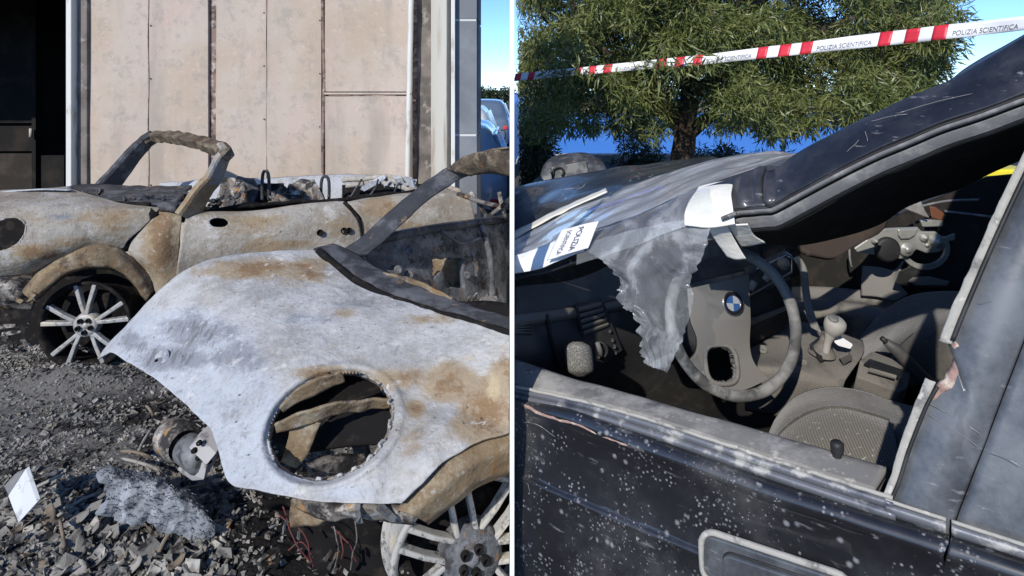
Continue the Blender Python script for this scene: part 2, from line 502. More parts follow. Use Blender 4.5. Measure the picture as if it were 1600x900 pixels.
mt['darkdoor2'] = M('scorched_door', (0.035, 0.03, 0.026), 0.9, 0, [dict(col=(0.06, 0.05, 0.042), s=4, lo=0.45, hi=0.65)], spec=.1)
mt['white'] = M('white_painted_board', (0.80, 0.80, 0.79), 0.6, 0, [dict(col=(0.74, 0.74, 0.73), s=5, lo=0.45, hi=0.65)])

# black car
mt['paint'] = M('dusty_black_paint', (0.009, 0.009, 0.011), 0.35, 0, [
    dict(col=(0.026, 0.026, 0.029), s=5, lo=0.40, hi=0.70, d=7, r=0.7, rough=0.5),
    dict(col=(0.20, 0.20, 0.20), s=16, lo=0.62, hi=0.74, d=6, st=(1, 1, 4), rot=(0, 0.5, 0.9), amt=0.5, rough=0.6),
    dict(col=(0.30, 0.30, 0.31), k='spots', s=52, lo=0.08, hi=0.36, inv=True, m=(19, 0.54, 0.60), amt=0.65, rough=0.85),
    dict(col=(0.30, 0.30, 0.31), k='spots', s=115, lo=0.08, hi=0.36, inv=True, m=(14, 0.51, 0.58), amt=0.65, rough=0.85),
    dict(col=(0.36, 0.36, 0.37), s=190, lo=0.66, hi=0.74, d=1, m=(5, 0.46, 0.58), amt=0.6, rough=0.85),
    dict(col=(0.13, 0.125, 0.11), s=2.5, lo=0.5, hi=0.75, d=8, amt=0.6, rough=0.8)],
    coat=1.0, coatr=0.06, bump=[(2.5, 0.12, 0.02)])
mt['paint2'] = M('dusty_black_pillar_paint', (0.011, 0.012, 0.016), 0.35, 0, [
    dict(col=(0.055, 0.055, 0.062), s=4, lo=0.40, hi=0.68, d=7, r=0.7, rough=0.55),
    dict(col=(0.22, 0.22, 0.23), s=22, lo=0.63, hi=0.72, d=5, st=(1, 1, 5), rot=(0, 0.35, 0.9), amt=0.6, rough=0.6),
    dict(col=(0.3, 0.3, 0.3), s=60, lo=0.68, hi=0.76, d=4, amt=0.6)], coat=0.5, coatr=0.15, bump=[(3, 0.1, 0.02)])
mt['hood'] = M('scuffed_black_hood', (0.012, 0.013, 0.015), 0.4, 0, [
    dict(col=(0.05, 0.052, 0.058), s=6, lo=0.42, hi=0.66, d=7, r=0.7, rough=0.4),
    dict(col=(0.42, 0.42, 0.43), s=11, lo=0.62, hi=0.72, d=5, st=(1, 0.4, 1), dist=1.5, rough=0.6),
    dict(col=(0.35, 0.12, 0.10), s=9, lo=0.70, hi=0.75, d=3)], coat=0.25, bump=[(7, 0.5, 0.02)])
mt['framep'] = M('satin_dark_frame', (0.046, 0.050, 0.056), 0.32, 0, [
    dict(col=(0.13, 0.14, 0.15), s=4, lo=0.42, hi=0.66, d=7, r=0.7, rough=0.5),
    dict(col=(0.24, 0.24, 0.24), s=24, lo=0.64, hi=0.72, d=5, st=(1, 1, 5), rot=(0.5, 0.4, 0.9), amt=0.6),
    dict(col=(0.015, 0.015, 0.016), s=30, lo=0.63, hi=0.68, d=3, st=(1, 1, 0.3), amt=0.25)], coat=0.3, coatr=0.2, bump=[(5, 0.15, 0.02)])
mt['trim'] = M('dusty_grey_trim', (0.20, 0.195, 0.185), 0.75, 0, [
    dict(col=(0.33, 0.32, 0.30), s=11, lo=0.45, hi=0.64, d=7, r=0.7),
    dict(col=(0.10, 0.10, 0.105), s=8, lo=0.54, hi=0.66, d=8),
    dict(col=(0.45, 0.43, 0.39), s=50, lo=0.58, hi=0.7, d=6)], bump=[(60, 0.3, 0.003)], spec=0.3)
mt['strip'] = M('weathered_alu_strip', (0.16, 0.165, 0.18), 0.4, 0.3, [
    dict(col=(0.42, 0.41, 0.38), s=30, lo=0.52, hi=0.66, d=8, rough=0.7),
    dict(col=(0.06, 0.065, 0.085), s=9, lo=0.5, hi=0.62, d=6)], bump=[(60, 0.2, 0.003)])
mt['edge'] = M('chalky_edge', (0.36, 0.345, 0.305), 0.8, 0, [dict(col=(0.16, 0.155, 0.145), s=30, lo=0.5, hi=0.65, d=8), dict(col=(0.50, 0.48, 0.43), s=60, lo=0.55, hi=0.68)], bump=[(80, 0.5, 0.003)])
mt['seal'] = M('dusty_rubber_seal', (0.14, 0.14, 0.14), 0.7, 0, [dict(col=(0.26, 0.255, 0.245), s=26, lo=0.45, hi=0.66, d=8)], bump=[(90, 0.3, 0.002)], spec=0.3)
mt['rubber'] = M('black_rubber', (0.012, 0.012, 0.012), 0.6, 0, [dict(col=(0.03, 0.03, 0.03), s=14, lo=0.5, hi=0.65)])
mt['dash'] = M('dark_dash_plastic', (0.046, 0.046, 0.047), 0.6, 0, [dict(col=(0.085, 0.080, 0.072), s=7, lo=0.45, hi=0.65, d=8)], bump=[(350, 0.2, 0.001)])
mt['dashl'] = M('dusty_dash_plastic', (0.16, 0.15, 0.135), 0.75, 0, [dict(col=(0.16, 0.145, 0.12), s=8, lo=0.42, hi=0.66, d=8), dict(col=(0.04, 0.038, 0.035), s=5, lo=0.56, hi=0.68)], bump=[(350, 0.25, 0.001)])
mt['dust'] = M('dust_coated_plastic', (0.17, 0.158, 0.138), 0.85, 0, [dict(col=(0.12, 0.11, 0.10), s=14, lo=0.48, hi=0.66, d=8), dict(col=(0.25, 0.235, 0.21), s=240, lo=0.56, hi=0.68, d=3, amt=0.6)], bump=[(220, 0.4, 0.002)], spec=0.25)
mt['wheelrim'] = M('dusty_grey_leather', (0.115, 0.112, 0.107), 0.7, 0, [dict(col=(0.24, 0.235, 0.22), s=9, lo=0.46, hi=0.62, d=6), dict(col=(0.07, 0.068, 0.064), s=12, lo=0.54, hi=0.66, d=6)], bump=[(300, 0.4, 0.002)], spec=0.3)
mt['sponge'] = M('dusty_foam', (0.17, 0.165, 0.15), 0.95, 0, [dict(col=(0.36, 0.35, 0.32), s=320, lo=0.52, hi=0.62, d=3), dict(col=(0.06, 0.06, 0.055), s=260, lo=0.6, hi=0.66, d=3)], bump=[(320, 0.8, 0.003)], spec=0.1)
mt['fabric'] = M('dusty_seat_velour', (0.060, 0.056, 0.050), 0.95, 0, [
    dict(col=(0.125, 0.112, 0.092), s=5, lo=0.42, hi=0.66, d=7),
    dict(col=(0.30, 0.28, 0.24), s=90, lo=0.64, hi=0.72, d=3, amt=0.7)], bump=[(260, 0.5, 0.003)], sheen=0.3, spec=0.1)
mt['stripe'] = M('striped_seat_velour', (0.16, 0.15, 0.13), 0.95, 0, [
    dict(col=(0.05, 0.047, 0.043), k='wave', s=60, lo=0.45, hi=0.8, rot=(0.2, 0.5, 0.4), dist=1.2, amt=0.6),
    dict(col=(0.40, 0.38, 0.34), s=120, lo=0.62, hi=0.72, d=3, amt=0.8)], bump=[(260, 0.6, 0.003)], sheen=0.3, spec=0.1)
mt['carpet'] = M('dark_carpet', (0.022, 0.021, 0.019), 0.95, 0, [dict(col=(0.035, 0.03, 0.026), s=20, lo=0.5, hi=0.65)], spec=0.1)
mt['steel'] = M('galvanised_steel', (0.42, 0.42, 0.38), 0.45, 0.5, [dict(col=(0.30, 0.30, 0.27), s=12, lo=0.45, hi=0.65, d=8), dict(col=(0.10, 0.09, 0.08), s=30, lo=0.62, hi=0.7)], bump=[(60, 0.2, 0.002)])
mt['visor'] = M('brown_card', (0.055, 0.042, 0.034), 0.9, 0, [dict(col=(0.075, 0.056, 0.044), s=6, lo=0.45, hi=0.65)], spec=0.15)
mt['amber'] = M('faded_orange_plastic', (0.15, 0.06, 0.03), 0.5)
mt['masking'] = M('masking_tape', (0.74, 0.70, 0.58), 0.75, 0, [dict(col=(0.80, 0.78, 0.72), s=9, lo=0.42, hi=0.62, d=4), dict(col=(0.62, 0.56, 0.42), s=14, lo=0.62, hi=0.72, amt=0.6)], bump=[(22, 0.5, 0.006), (60, 0.4, 0.003)], spec=0.3)
mt['paper'] = M('white_paper_tape', (0.76, 0.76, 0.75), 0.7, 0, [dict(col=(0.66, 0.66, 0.66), s=14, lo=0.5, hi=0.66)], bump=[(25, 0.6, 0.006)], spec=0.3)
mt['ink'] = M('black_print', (0.03, 0.03, 0.04), 0.6)
mt['inkg'] = M('faded_black_print', (0.16, 0.16, 0.17), 0.6)
mt['inkb'] = M('blue_print', (0.12, 0.14, 0.40), 0.6)
mt['red'] = M('red_print', (0.62, 0.03, 0.05), 0.45)
mt['ribbon'] = M('white_barrier_film', (0.80, 0.80, 0.80), 0.35, 0, bump=[(6, 0.3, 0.01)])
mt['glassd'] = M('dark_glass', (0.02, 0.024, 0.03), 0.08, 0, coat=0.5)
mt['glassb'] = M('window_glass', (0.30, 0.42, 0.52), 0.15, 0, spec=0.8)
mt['emb_black'] = M('emblem_black', (0.012, 0.012, 0.014), 0.3, coat=0.5)
mt['emb_blue'] = M('emblem_blue', (0.03, 0.085, 0.22), 0.3, coat=0.5)
mt['emb_white'] = M('emblem_white', (0.30, 0.31, 0.32), 0.3, coat=0.5)
mt['chrome'] = M('dull_chrome', (0.5, 0.5, 0.5), 0.3, 0.9)
mt['knob'] = M('dusty_knob', (0.34, 0.33, 0.30), 0.7, 0, [dict(col=(0.38, 0.36, 0.32), s=30, lo=0.45, hi=0.65)], bump=[(150, 0.3, 0.002)])
mt['pink'] = M('torn_body_filler', (0.33, 0.22, 0.19), 0.9, 0, [dict(col=(0.55, 0.46, 0.38), s=40, lo=0.48, hi=0.62), dict(col=(0.25, 0.16, 0.14), s=60, lo=0.58, hi=0.68)], bump=[(90, 0.7, 0.006)], spec=0.1)
mt['leaf'] = None
def leafmat(name, c1, c2):
    m = bpy.data.materials.new(name); nt, b = nodes_of(m)
    oi = tex(nt, 'noise', 2.2, 3)
    f2 = tex(nt, 'noise', 23, 2)
    col = mixc(nt, ramp(nt, oi, 0.40, 0.62), c1, c2)
    col = mixc(nt, ramp(nt, f2, 0.5, 0.66), col, (c2[0]*1.5, c2[1]*1.35, c2[2]*1.5))
    nt.links.new(col, b.inputs['Base Color'])
    b.inputs['Roughness'].default_value = 0.38
    b.inputs['Specular IOR Level'].default_value = 0.5
    tr = nt.nodes.new('ShaderNodeBsdfTranslucent'); nt.links.new(col, tr.inputs[0])
    ms = nt.nodes.new('ShaderNodeMixShader'); ms.inputs[0].default_value = 0.22
    out = nt.nodes.get('Material Output')
    nt.links.new(b.outputs[0], ms.inputs[1]); nt.links.new(tr.outputs[0], ms.inputs[2]); nt.links.new(ms.outputs[0], out.inputs[0])
    return m
mt['leaf'] = leafmat('wattle_leaf', (0.085, 0.115, 0.030), (0.17, 0.195, 0.06))
mt['leafd'] = leafmat('dark_shrub_leaf', (0.020, 0.034, 0.014), (0.035, 0.055, 0.02))
mt['bark'] = M('bark', (0.11, 0.085, 0.065), 0.95, 0, [dict(col=(0.05, 0.04, 0.03), s=9, lo=0.45, hi=0.6, d=8, st=(1, 1, 0.25))], bump=[(16, 0.9, 0.03)], spec=0.1)
mt['sea'] = M('sea_water', (0.02, 0.17, 0.60), 0.4, 0, [dict(col=(0.03, 0.19, 0.62), s=0.02, lo=0.45, hi=0.6, st=(0.3, 1, 1))], bump=[(0.6, 0.2, 0.2)], spec=0.3)
mt['shore'] = M('far_shore_land', (0.20, 0.17, 0.13), 0.95, 0, [dict(col=(0.10, 0.12, 0.07), s=0.03, lo=0.45, hi=0.6)], spec=0.1)
mt['fhouse'] = M('far_house_plaster', (0.62, 0.56, 0.48), 0.9)
mt['froof'] = M('far_house_roof', (0.36, 0.17, 0.09), 0.9)
mt['yellow'] = M('yellow_panel', (0.75, 0.62, 0.03), 0.5)
mt['greyp'] = M('grey_primer', (0.20, 0.20, 0.19), 0.7, 0, [dict(col=(0.10, 0.10, 0.095), s=8, lo=0.48, hi=0.6)], bump=[(12, 0.3, 0.01)])
mt['kerb'] = M('pale_concrete', (0.52, 0.51, 0.48), 0.9, 0, [dict(col=(0.40, 0.39, 0.36), s=5, lo=0.45, hi=0.6)], spec=0.2)
def film(name, clear, tint, bs, crumple=0.3):
    m = bpy.data.materials.new(name); nt, b = nodes_of(m)
    b.inputs['Base Color'].default_value = c4(tint)
    b.inputs['Roughness'].default_value = 0.22
    b.inputs['Coat Weight'].default_value = 0.8
    b.inputs['Coat Roughness'].default_value = 0.08
    bn = nt.nodes.new('ShaderNodeBump'); bn.inputs['Strength'].default_value = bs; bn.inputs['Distance'].default_value = 0.01
    nt.links.new(tex(nt, 'noise', 10, 3, dist=1.2), bn.inputs['Height'])
    nt.links.new(bn.outputs[0], b.inputs['Normal'])
    tl = nt.nodes.new('ShaderNodeBsdfTranslucent'); tl.inputs[0].default_value = c4(tint)
    m1 = nt.nodes.new('ShaderNodeMixShader'); m1.inputs[0].default_value = 0.25
    nt.links.new(b.outputs[0], m1.inputs[1]); nt.links.new(tl.outputs[0], m1.inputs[2])
    tp = nt.nodes.new('ShaderNodeBsdfTransparent'); tp.inputs[0].default_value = (0.94, 0.96, 0.97, 1)
    ms = nt.nodes.new('ShaderNodeMixShader')
    cl = ramp(nt, tex(nt, 'noise', 7, 4, dist=1.5, rough=0.6), 0.45, 0.68)
    r2 = tex(nt, 'noise', 11, 2, dist=1.0)
    ab = nt.nodes.new('ShaderNodeMath'); ab.operation = 'ABSOLUTE'; nt.links.new(mul(nt, r2, 0.5, 'SUBTRACT'), ab.inputs[0])
    crease_glint = ramp(nt, ab.outputs[0], 0.0, 0.010, True)  # opaque pale lines draw crease highlights into the film
    f = mul(nt, mul(nt, mul(nt, cl, -crumple), clear, 'ADD'), mul(nt, crease_glint, crumple * 0.35), 'SUBTRACT')
    nt.links.new(f, ms.inputs[0])
    nt.links.new(m1.outputs[0], ms.inputs[1]); nt.links.new(tp.outputs[0], ms.inputs[2])
    nt.links.new(ms.outputs[0], nt.nodes.get('Material Output').inputs[0])
    return m
mt['screen'] = film('shattered_windscreen', 0.62, (0.20, 0.23, 0.28), 0.3, 0.2)
mt['film'] = film('clear_plastic_film', 0.85, (0.92, 0.94, 0.95), 0.9, 0.26)
mt['film2'] = film('sky_white_film', 0.16, (0.92, 0.94, 0.97), 0.7, 0.25)  # milky white puts the reflected sky into the film's own colour

# ------------------------------------------------------------------ the setting
random.seed(4)
def sheet(name, xs, ys, zf, mat):
    g = [[Vector((x, y, zf(x, y))) for x in xs] for y in ys]
    o = obj(name, gridmesh(g), mat, clip=False); o['kind'] = 'structure'
    return o
def zg(x, y):
    if x < 0.3:
        t = min(max((y - 5.9) / 0.8, 0), 1); return -0.3 * t * t * (3 - 2*t)
    t = min(max((y - 14) / 6, 0), 1)
    return -35 * t * t * (3 - 2*t)
xs = [-900, -300, -100, -40, -20, -10, -6, -4, -2.5, -1.2, -0.4, 0.0, 0.3, 0.31, 1, 2, 4, 8, 16, 40, 100, 300, 900]
ys = [-900, -200, -50, -10, -3, 0, 1, 2, 3, 4, 5, 5.9, 6.1, 6.3, 6.5, 6.7, 8, 10, 12, 14, 15, 16, 17, 18, 19, 20, 40, 120, 400, 1500]
sheet('ground', xs, ys, zg, mt['asphalt'])
# the sea far below the terrace and the land across the bay
mb = MB(); mb.add([(-200, 18, -30), (4000, 18, -30), (4000, 6000, -30), (-200, 6000, -30)], [(0, 1, 2, 3)])
o = obj('sea', mb, mt['sea']); o['kind'] = 'structure'
g = []
for j in range(12):
    r = []
    for i in range(80):
        x = 20 + i * 22; h = (math.sin(j / 11 * math.pi) ** 0.8) * (16 + 9 * mnoise.noise(Vector((x * 0.006, j * 0.3, 2))) + 4 * mnoise.noise(Vector((x * 0.03, j, 5))))
        r.append(Vector((x, 860 + j * 26, -31 + h)))
    g.append(r)
o = obj('far_shore', gridmesh(g), mt['shore']); o['kind'] = 'structure'
for i in range(14):
    px = 1090 + i * 34 + random.uniform(-10, 10); Y = 872 + random.uniform(0, 14)
    x = (px - 800) / 1000 * Y; w = random.uniform(8, 15); h = random.uniform(7, 13); d = 9
    z0 = -29
    t = thing('far_house', 'pale plastered house on the shore across the bay', 'house', (x, Y, z0), 'houses across the bay')
    mb = MB(); bx(mb, x - w/2, x + w/2, Y, Y + d, z0, z0 + h)
    obj('wall', mb, mt['fhouse'], t)
    mb = MB(); prism(mb, [(x - w*.55, Y - .5, z0 + h), (x + w*.55, Y - .5, z0 + h), (x, Y - .5, z0 + h + 3)], (0, d + 1, 0)); obj('roof', mb, mt['froof'], t)
# pale kerb at the terrace edge
mb = MB(); bx(mb, 0.9, 7.2, 13.2, 13.5, -0.02, 0.16)
tag(obj('terrace_kerb', mb, mt['kerb'], bevel=0.02), 'low pale concrete kerb beyond the black hood, in front of the sea', 'kerb')

# thin white partition added to keep the two separate scenes apart, seen edge on
pw = thing('divider', 'added thin white partition seen edge on between the burnt cars and the black car', 'divider', (0, 1.3, 0))
mb = MB(); bx(mb, -0.0045, 0.0045, 1.28, 1.34, -0.01, 1.72); obj('end_post', mb, mt['white'], pw)
mb = MB(); bx(mb, -0.0042, 0.0042, 1.341, 8.5, -0.01, 1.12); obj('board', mb, mt['white'], pw)  # kept low to hold its shadow off the hood

# ------------------------------------------------------------------ scorched building behind the burnt cars
SIDE = 'L'
WY = 5.2
def X(px, Y=WY): return (px - 800) / 1000 * Y
def Z(py, Y=WY): return CZ - (py - HOR) / 1000 * Y
TOP = 3.6
bld = thing('building_facade', 'scorched beige panelled wall with dark doorway and grey tiled corner behind burnt cars', 'building', (X(400), WY, 0))
mb = MB(); bx(mb, X(128), X(652), WY + 0.03, WY + 0.25, -0.01, TOP); obj('backing_wall', mb, mt['seam'], bld)
def panel(x0, x1, y0, y1, bend=0.0, seed=0):
    n = 48; g = []
    zt, zb = (TOP if y0 is None else Z(y0)), (0.0 if y1 is None else Z(y1))
    for j in range(10):
        r = []
        for i in range(n):
            u = i / (n - 1)
            x = X(x0) + (X(x1) - X(x0)) * u
            dy = 0.012 * mnoise.noise(Vector((x * 3, j * 0.5, seed))) - bend * max(0, u - 0.55) ** 2
            r.append(Vector((x, WY + 0.012 + dy, zb + (zt - zb) * j / 9)))
        g.append(r)
    return obj('wall_panel', gridmesh(g, smooth=False), mt['wall'], bld, solid=0.03, offset=0)
panel(140, 231.5, None, None, 0, 1); panel(233, 325, None, None, 0, 2); panel(338, 416, None, None, 0, 3); panel(417.2, 502, None, None, 0, 4)
panel(508, 645, None, 143, 0.42, 5); panel(508, 645, 150, None, 0.42, 6)
for px, w in ((232.2, 1.2), (416.6, 0.8)):
    mb = MB(); tube(mb, [Vector((X(px), WY - 0.004, z)) + Vector((0.004 * math.sin(z * 9), 0, 0)) for z in np.linspace(0, TOP, 30)], w * 0.004, 6); obj('seam_bead', mb, mt['seaml'], bld)
mb = MB(); tube(mb, [Vector((X(505), WY + 0.005 + 0.003 * math.sin(z * 21), z)) + Vector((0.008 * math.sin(z * 5), 0, 0)) for z in np.linspace(0, TOP, 40)], 0.016, 6); obj('seam_bead', mb, mt['seam'], bld)
mb = MB(); tube(mb, [Vector((x, WY - 0.02 - 0.42 * max(0, (x - X(508)) / (X(645) - X(508)) - 0.55) ** 2, Z(146.5))) for x in np.linspace(X(508), X(645), 16)], 0.010, 6); obj('horizontal_rib', mb, mt['wall'], bld)
# bolts along the seams
bm_ = MB(); lathe(bm_, [(0.001, 0.006), (0.006, 0.005), (0.008, 0.0)], (0, 0, 0), (0, -1, 0), 8)
for px in (236, 413, 500):
    for py in range(20, 290, 83):
        mb = MB(); lathe(mb, [(0.001, 0.005), (0.005, 0.004), (0.006, 0.0)], (X(px), WY - 0.006, Z(py + (px % 7) * 4)), (0, -1, 0), 8); obj('bolt', mb, mt['soot'], bld)
# doorway at the left: steel jamb, reveal, room and charred doors with indoor shade in their colour
mb = MB(); bx(mb, X(116), X(124.5), WY - 0.10, WY + 0.20, 0, TOP); obj('door_jamb', mb, mt['jamb'], bld, bevel=0.006)
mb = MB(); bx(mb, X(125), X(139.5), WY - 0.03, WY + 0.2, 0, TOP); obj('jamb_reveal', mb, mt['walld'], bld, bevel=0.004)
mb = MB(); bx(mb, X(108), X(115.6), WY + 0.0, WY + 0.3, 0, TOP); obj('door_frame', mb, mt['darkdoor'], bld)
mb = MB(); bx(mb, -7.0, X(115.6), WY - 0.05, WY + 0.3, 2.32, TOP + 0.1); obj('lintel', mb, mt['walld'], bld)  # out of view, added to keep the sun off the doors
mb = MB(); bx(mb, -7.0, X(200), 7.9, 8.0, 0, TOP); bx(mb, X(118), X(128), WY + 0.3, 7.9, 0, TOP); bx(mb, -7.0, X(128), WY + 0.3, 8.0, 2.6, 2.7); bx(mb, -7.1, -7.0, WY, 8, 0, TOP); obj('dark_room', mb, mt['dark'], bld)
DY = 6.9
def XD(px): return (px - 800) / 1000 * DY
def ZD(py): return CZ - (py - HOR) / 1000 * DY
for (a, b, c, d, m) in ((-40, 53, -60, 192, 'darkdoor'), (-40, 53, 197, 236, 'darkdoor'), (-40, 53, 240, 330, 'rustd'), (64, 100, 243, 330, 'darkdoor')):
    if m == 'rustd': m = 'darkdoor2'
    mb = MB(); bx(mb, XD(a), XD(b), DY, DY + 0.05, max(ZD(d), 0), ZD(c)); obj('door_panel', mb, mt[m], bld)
mb = MB(); bx(mb, XD(55), XD(61), DY - 0.05, DY + 0.08, 0, 2.5); obj('door_mullion', mb, mt['darkdoor'], bld)
mb = MB(); tube(mb, [(XD(58), DY - 0.09, ZD(200)), (XD(58), DY - 0.09, ZD(213))], 0.016, 8); obj('door_handle', mb, mt['jamb'], bld)
# right end: dark recess, pale return, tiled corner pillar
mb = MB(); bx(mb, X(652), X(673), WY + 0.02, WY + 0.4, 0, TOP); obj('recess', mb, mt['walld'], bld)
mb = MB(); tube(mb, [Vector((X(646 - (z - 0.7) * 0) - 0.05 + 0.06 * (z / 3), WY - 0.09 + 0.006 * math.sin(z * 17), z)) for z in np.linspace(0, TOP, 40)], 0.022, 6); obj('edge_bead', mb, mt['jamb'], bld)
mb = MB(); prism(mb, [(X(673), WY + 0.02, 0), (X(706), WY - 0.42, 0), (X(708), WY - 0.40, 0), (X(709), WY + 0.3, 0), (X(673), WY + 0.3, 0)], (0, 0, TOP)); obj('pale_return', mb, mt['cream'], bld)
mb = MB(); bx(mb, X(705, WY - .44), X(711, WY - .44), WY - 0.46, WY - 0.425, 0, TOP); obj('corner_trim', mb, mt['jamb'], bld)
PY = WY - 0.40
mb = MB(); bx(mb, X(711, PY), X(744, PY), PY + 0.008, PY + 0.5, 0, TOP); obj('pillar_core', mb, mt['grout'], bld)
zs = [0, Z(213, PY) - 0.9, Z(211, PY), Z(31, PY), 3.1, TOP]
for a, b in zip(zs, zs[1:]):
    mb = MB(); bx(mb, X(711.3, PY), X(745, PY), PY + 0.004, PY + 0.1, a + 0.008, b - 0.008); obj('tile', mb, mt['tile'], bld, bevel=0.002)
    mb = MB(); bx(mb, X(745, PY) - 0.004, X(745, PY) + 0.008, PY + 0.102, PY + 0.5, a + 0.008, b - 0.008); obj('tile', mb, mt['tile'], bld, bevel=0.002)

# ------------------------------------------------------------------ parked cars beyond the building corner
def parked_car(x_right, y_rear, z0, paint, label, van=0.0):
    t = thing('parked_car', label, 'car', (x_right - 0.85, y_rear + 2.0, z0), 'cars parked beyond the building corner')
    cx = x_right - 0.85
    def ring(y, w, z1, z2, cw, z3):   # half profile: sill, beltline, roof
        return [Vector((cx + sx * a, y_rear + y, z0 + z)) for (sx, a, z) in
                [(-1, w*.94, .22), (-1, w, .5), (-1, w*.97, z1), (-1, cw, z2), (-1, cw*.8, z3), (0, 0, z3 + .02), (1, cw*.8, z3), (1, cw, z2), (1, w*.97, z1), (1, w, .5), (1, w*.94, .22)]]
    rows = [ring(0.0, .72, .62, .64, .66, .66), ring(.06, .80, .88, .92, .72, .95), ring(.30, .83, .92, 1.0, .70, 1.08 + van),
            ring(.65, .84, .93, 1.36 + van, .62, 1.42 + van), ring(1.3, .85, .93, 1.40 + van, .62, 1.47 + van), ring(2.2, .85, .93, 1.38 + van, .62, 1.44 + van),
            ring(2.9, .85, .93, 1.0, .68, 1.02), ring(3.5, .82, .84, .88, .66, .90), ring(3.95, .72, .60, .62, .6, .64)]
    g = loft(rows, 41, 60)
    obj('body', gridmesh(g), paint, t, smooth=True)
    mb = MB(); prism(mb, [(cx - .58, y_rear + .27, z0 + 1.02), (cx + .58, y_rear + .27, z0 + 1.02), (cx + .50, y_rear + .55, z0 + 1.34 + van), (cx - .50, y_rear + .55, z0 + 1.34 + van)], (0, .05, .03)); obj('rear_window', mb, mt['glassb'], t, bevel=0.01)
    for s in (-1, 1):
        for y0, y1 in ((.75, 1.45), (1.52, 2.35)):
            mb = MB(); prism(mb, [(cx + s*.80, y_rear + y0, z0 + .98), (cx + s*.80, y_rear + y1 + .15, z0 + .98), (cx + s*.655, y_rear + y1, z0 + 1.36 + van), (cx + s*.655, y_rear + y0 + .05, z0 + 1.36 + van)], (s*.035, 0, .01)); obj('side_window', mb, mt['glassb'], t, bevel=0.008)
        mb = MB(); box(mb, (cx + s*.70, y_rear + .02, z0 + .70), (.06, .04, .05)); obj('tail_light', mb, mt['red'], t, bevel=0.015)
        for y in (.75, 3.15):
            mb = MB(); lathe(mb, [(.17, -.08), (.28, -.09), (.31, -.05), (.31, .05), (.28, .09), (.17, .08)], (cx + s*.76, y_rear + y, z0 + .31), (1, 0, 0), 24); w = obj('wheel', mb, mt['rubber'], t)
            mb = MB(); lathe(mb, [(.001, .0), (.17, .02), (.18, -.02)], (cx + s*.84, y_rear + y, z0 + .31), (s, 0, 0), 20); obj('rim', mb, mt['alloy'], w)
    mb = MB(); box(mb, (cx, y_rear - .01, z0 + .5), (.7, .05, .1)); obj('bumper', mb, paint, t, bevel=0.03)
    return t
cp = [M('pale_blue_car_paint', (0.42, 0.52, 0.62), 0.25, coat=0.6), M('white_car_paint', (0.72, 0.74, 0.75), 0.25, coat=0.6), M('slate_car_paint', (0.10, 0.14, 0.20), 0.25, coat=0.6)]
parked_car(-0.02, 6.6, -0.38, cp[0], 'pale blue car nearest the tiled pillar, behind the charred roof')
parked_car(-0.30, 11.5, -0.3, cp[1], 'white hatchback between the pale blue car and the darkest parked car')
parked_car(-0.05, 18.5, -0.3, cp[2], 'dark blue car farthest away of the row past the tiled pillar')
def leafcloud(name, cs, n, L, mat, parent, seed, droop=0.6, width=0.16, side=None):
    """cs: list of (centre, radius); n leaves in all, each a folded narrow blade"""
    rng = np.random.default_rng(seed)
    C = np.array([list(c) for c, r in cs]); R = np.array([r for c, r in cs])
    w = R ** 2 / (R ** 2).sum()
    k = rng.choice(len(cs), n, p=w)
    d = rng.normal(size=(n, 3)); d /= np.linalg.norm(d, axis=1)[:, None]
    rad = R[k] * rng.random(n) ** 0.45
    p = C[k] + d * rad[:, None] * np.array([1, 1, 0.85])
    ax = d * 0.55 + rng.normal(size=(n, 3)) * 0.55; ax[:, 2] -= droop * rng.random(n); ax /= np.linalg.norm(ax, axis=1)[:, None]
    sd = np.cross(ax, rng.normal(size=(n, 3))); sd /= np.linalg.norm(sd, axis=1)[:, None]
    nn = np.cross(ax, sd)
    ln = L * rng.uniform(0.6, 1.25, n)[:, None]; wd = ln * width * rng.uniform(0.7, 1.2, n)[:, None]
    v0 = p; v1 = p + ax * ln * .45 + sd * wd * .5 + nn * ln * .03; v2 = p + ax * ln * .45 - sd * wd * .5 + nn * ln * .03; v3 = p + ax * ln - nn * ln * .10; v4 = p + ax * ln * .5 - nn * ln * .02
    if side:
        ok = (np.minimum.reduce([v0[:, 0], v1[:, 0], v2[:, 0], v3[:, 0]]) > side)
        v0, v1, v2, v3, v4 = v0[ok], v1[ok], v2[ok], v3[ok], v4[ok]
    m = len(v0)
    V = np.stack([v0, v1, v3, v2, v4], 1).reshape(-1, 3)
    org = np.zeros(3); q = parent
    while q: org += np.array(q.location); q = q.parent
    V = V - org
    b = np.arange(m) * 5
    F = np.stack([np.stack([b, b+1, b+4], 1), np.stack([b+1, b+2, b+4], 1), np.stack([b+2, b+3, b+4], 1), np.stack([b+3, b, b+4], 1)], 1).reshape(-1, 3)
    me = bpy.data.meshes.new(name); me.from_pydata(V.tolist(), [], F.tolist()); me.materials.append(mat)
    o = bpy.data.objects.new(name, me); COL.objects.link(o); o.parent = parent; o['kind'] = 'stuff'
    return o
# a rounded tree far behind the parked cars
t = thing('distant_tree', 'small rounded tree far behind the parked cars at the tiled pillar', 'tree', (-1.35, 60, -0.3))
mb = MB(); tube(mb, [(-1.35, 60, -.3), (-1.3, 60, .8), (-1.35, 60, 1.5)], [.16, .12, .05], 8); obj('trunk', mb, mt['bark'], t)
leafcloud('crown', [(Vector((-1.35 + random.uniform(-1.6, 1.3), 60 + random.uniform(-1, 1), 0.5 + random.uniform(0, .9))), 0.55) for _ in range(16)], 2600, .28, mt['leafd'], t, 7, width=.5, side=None)

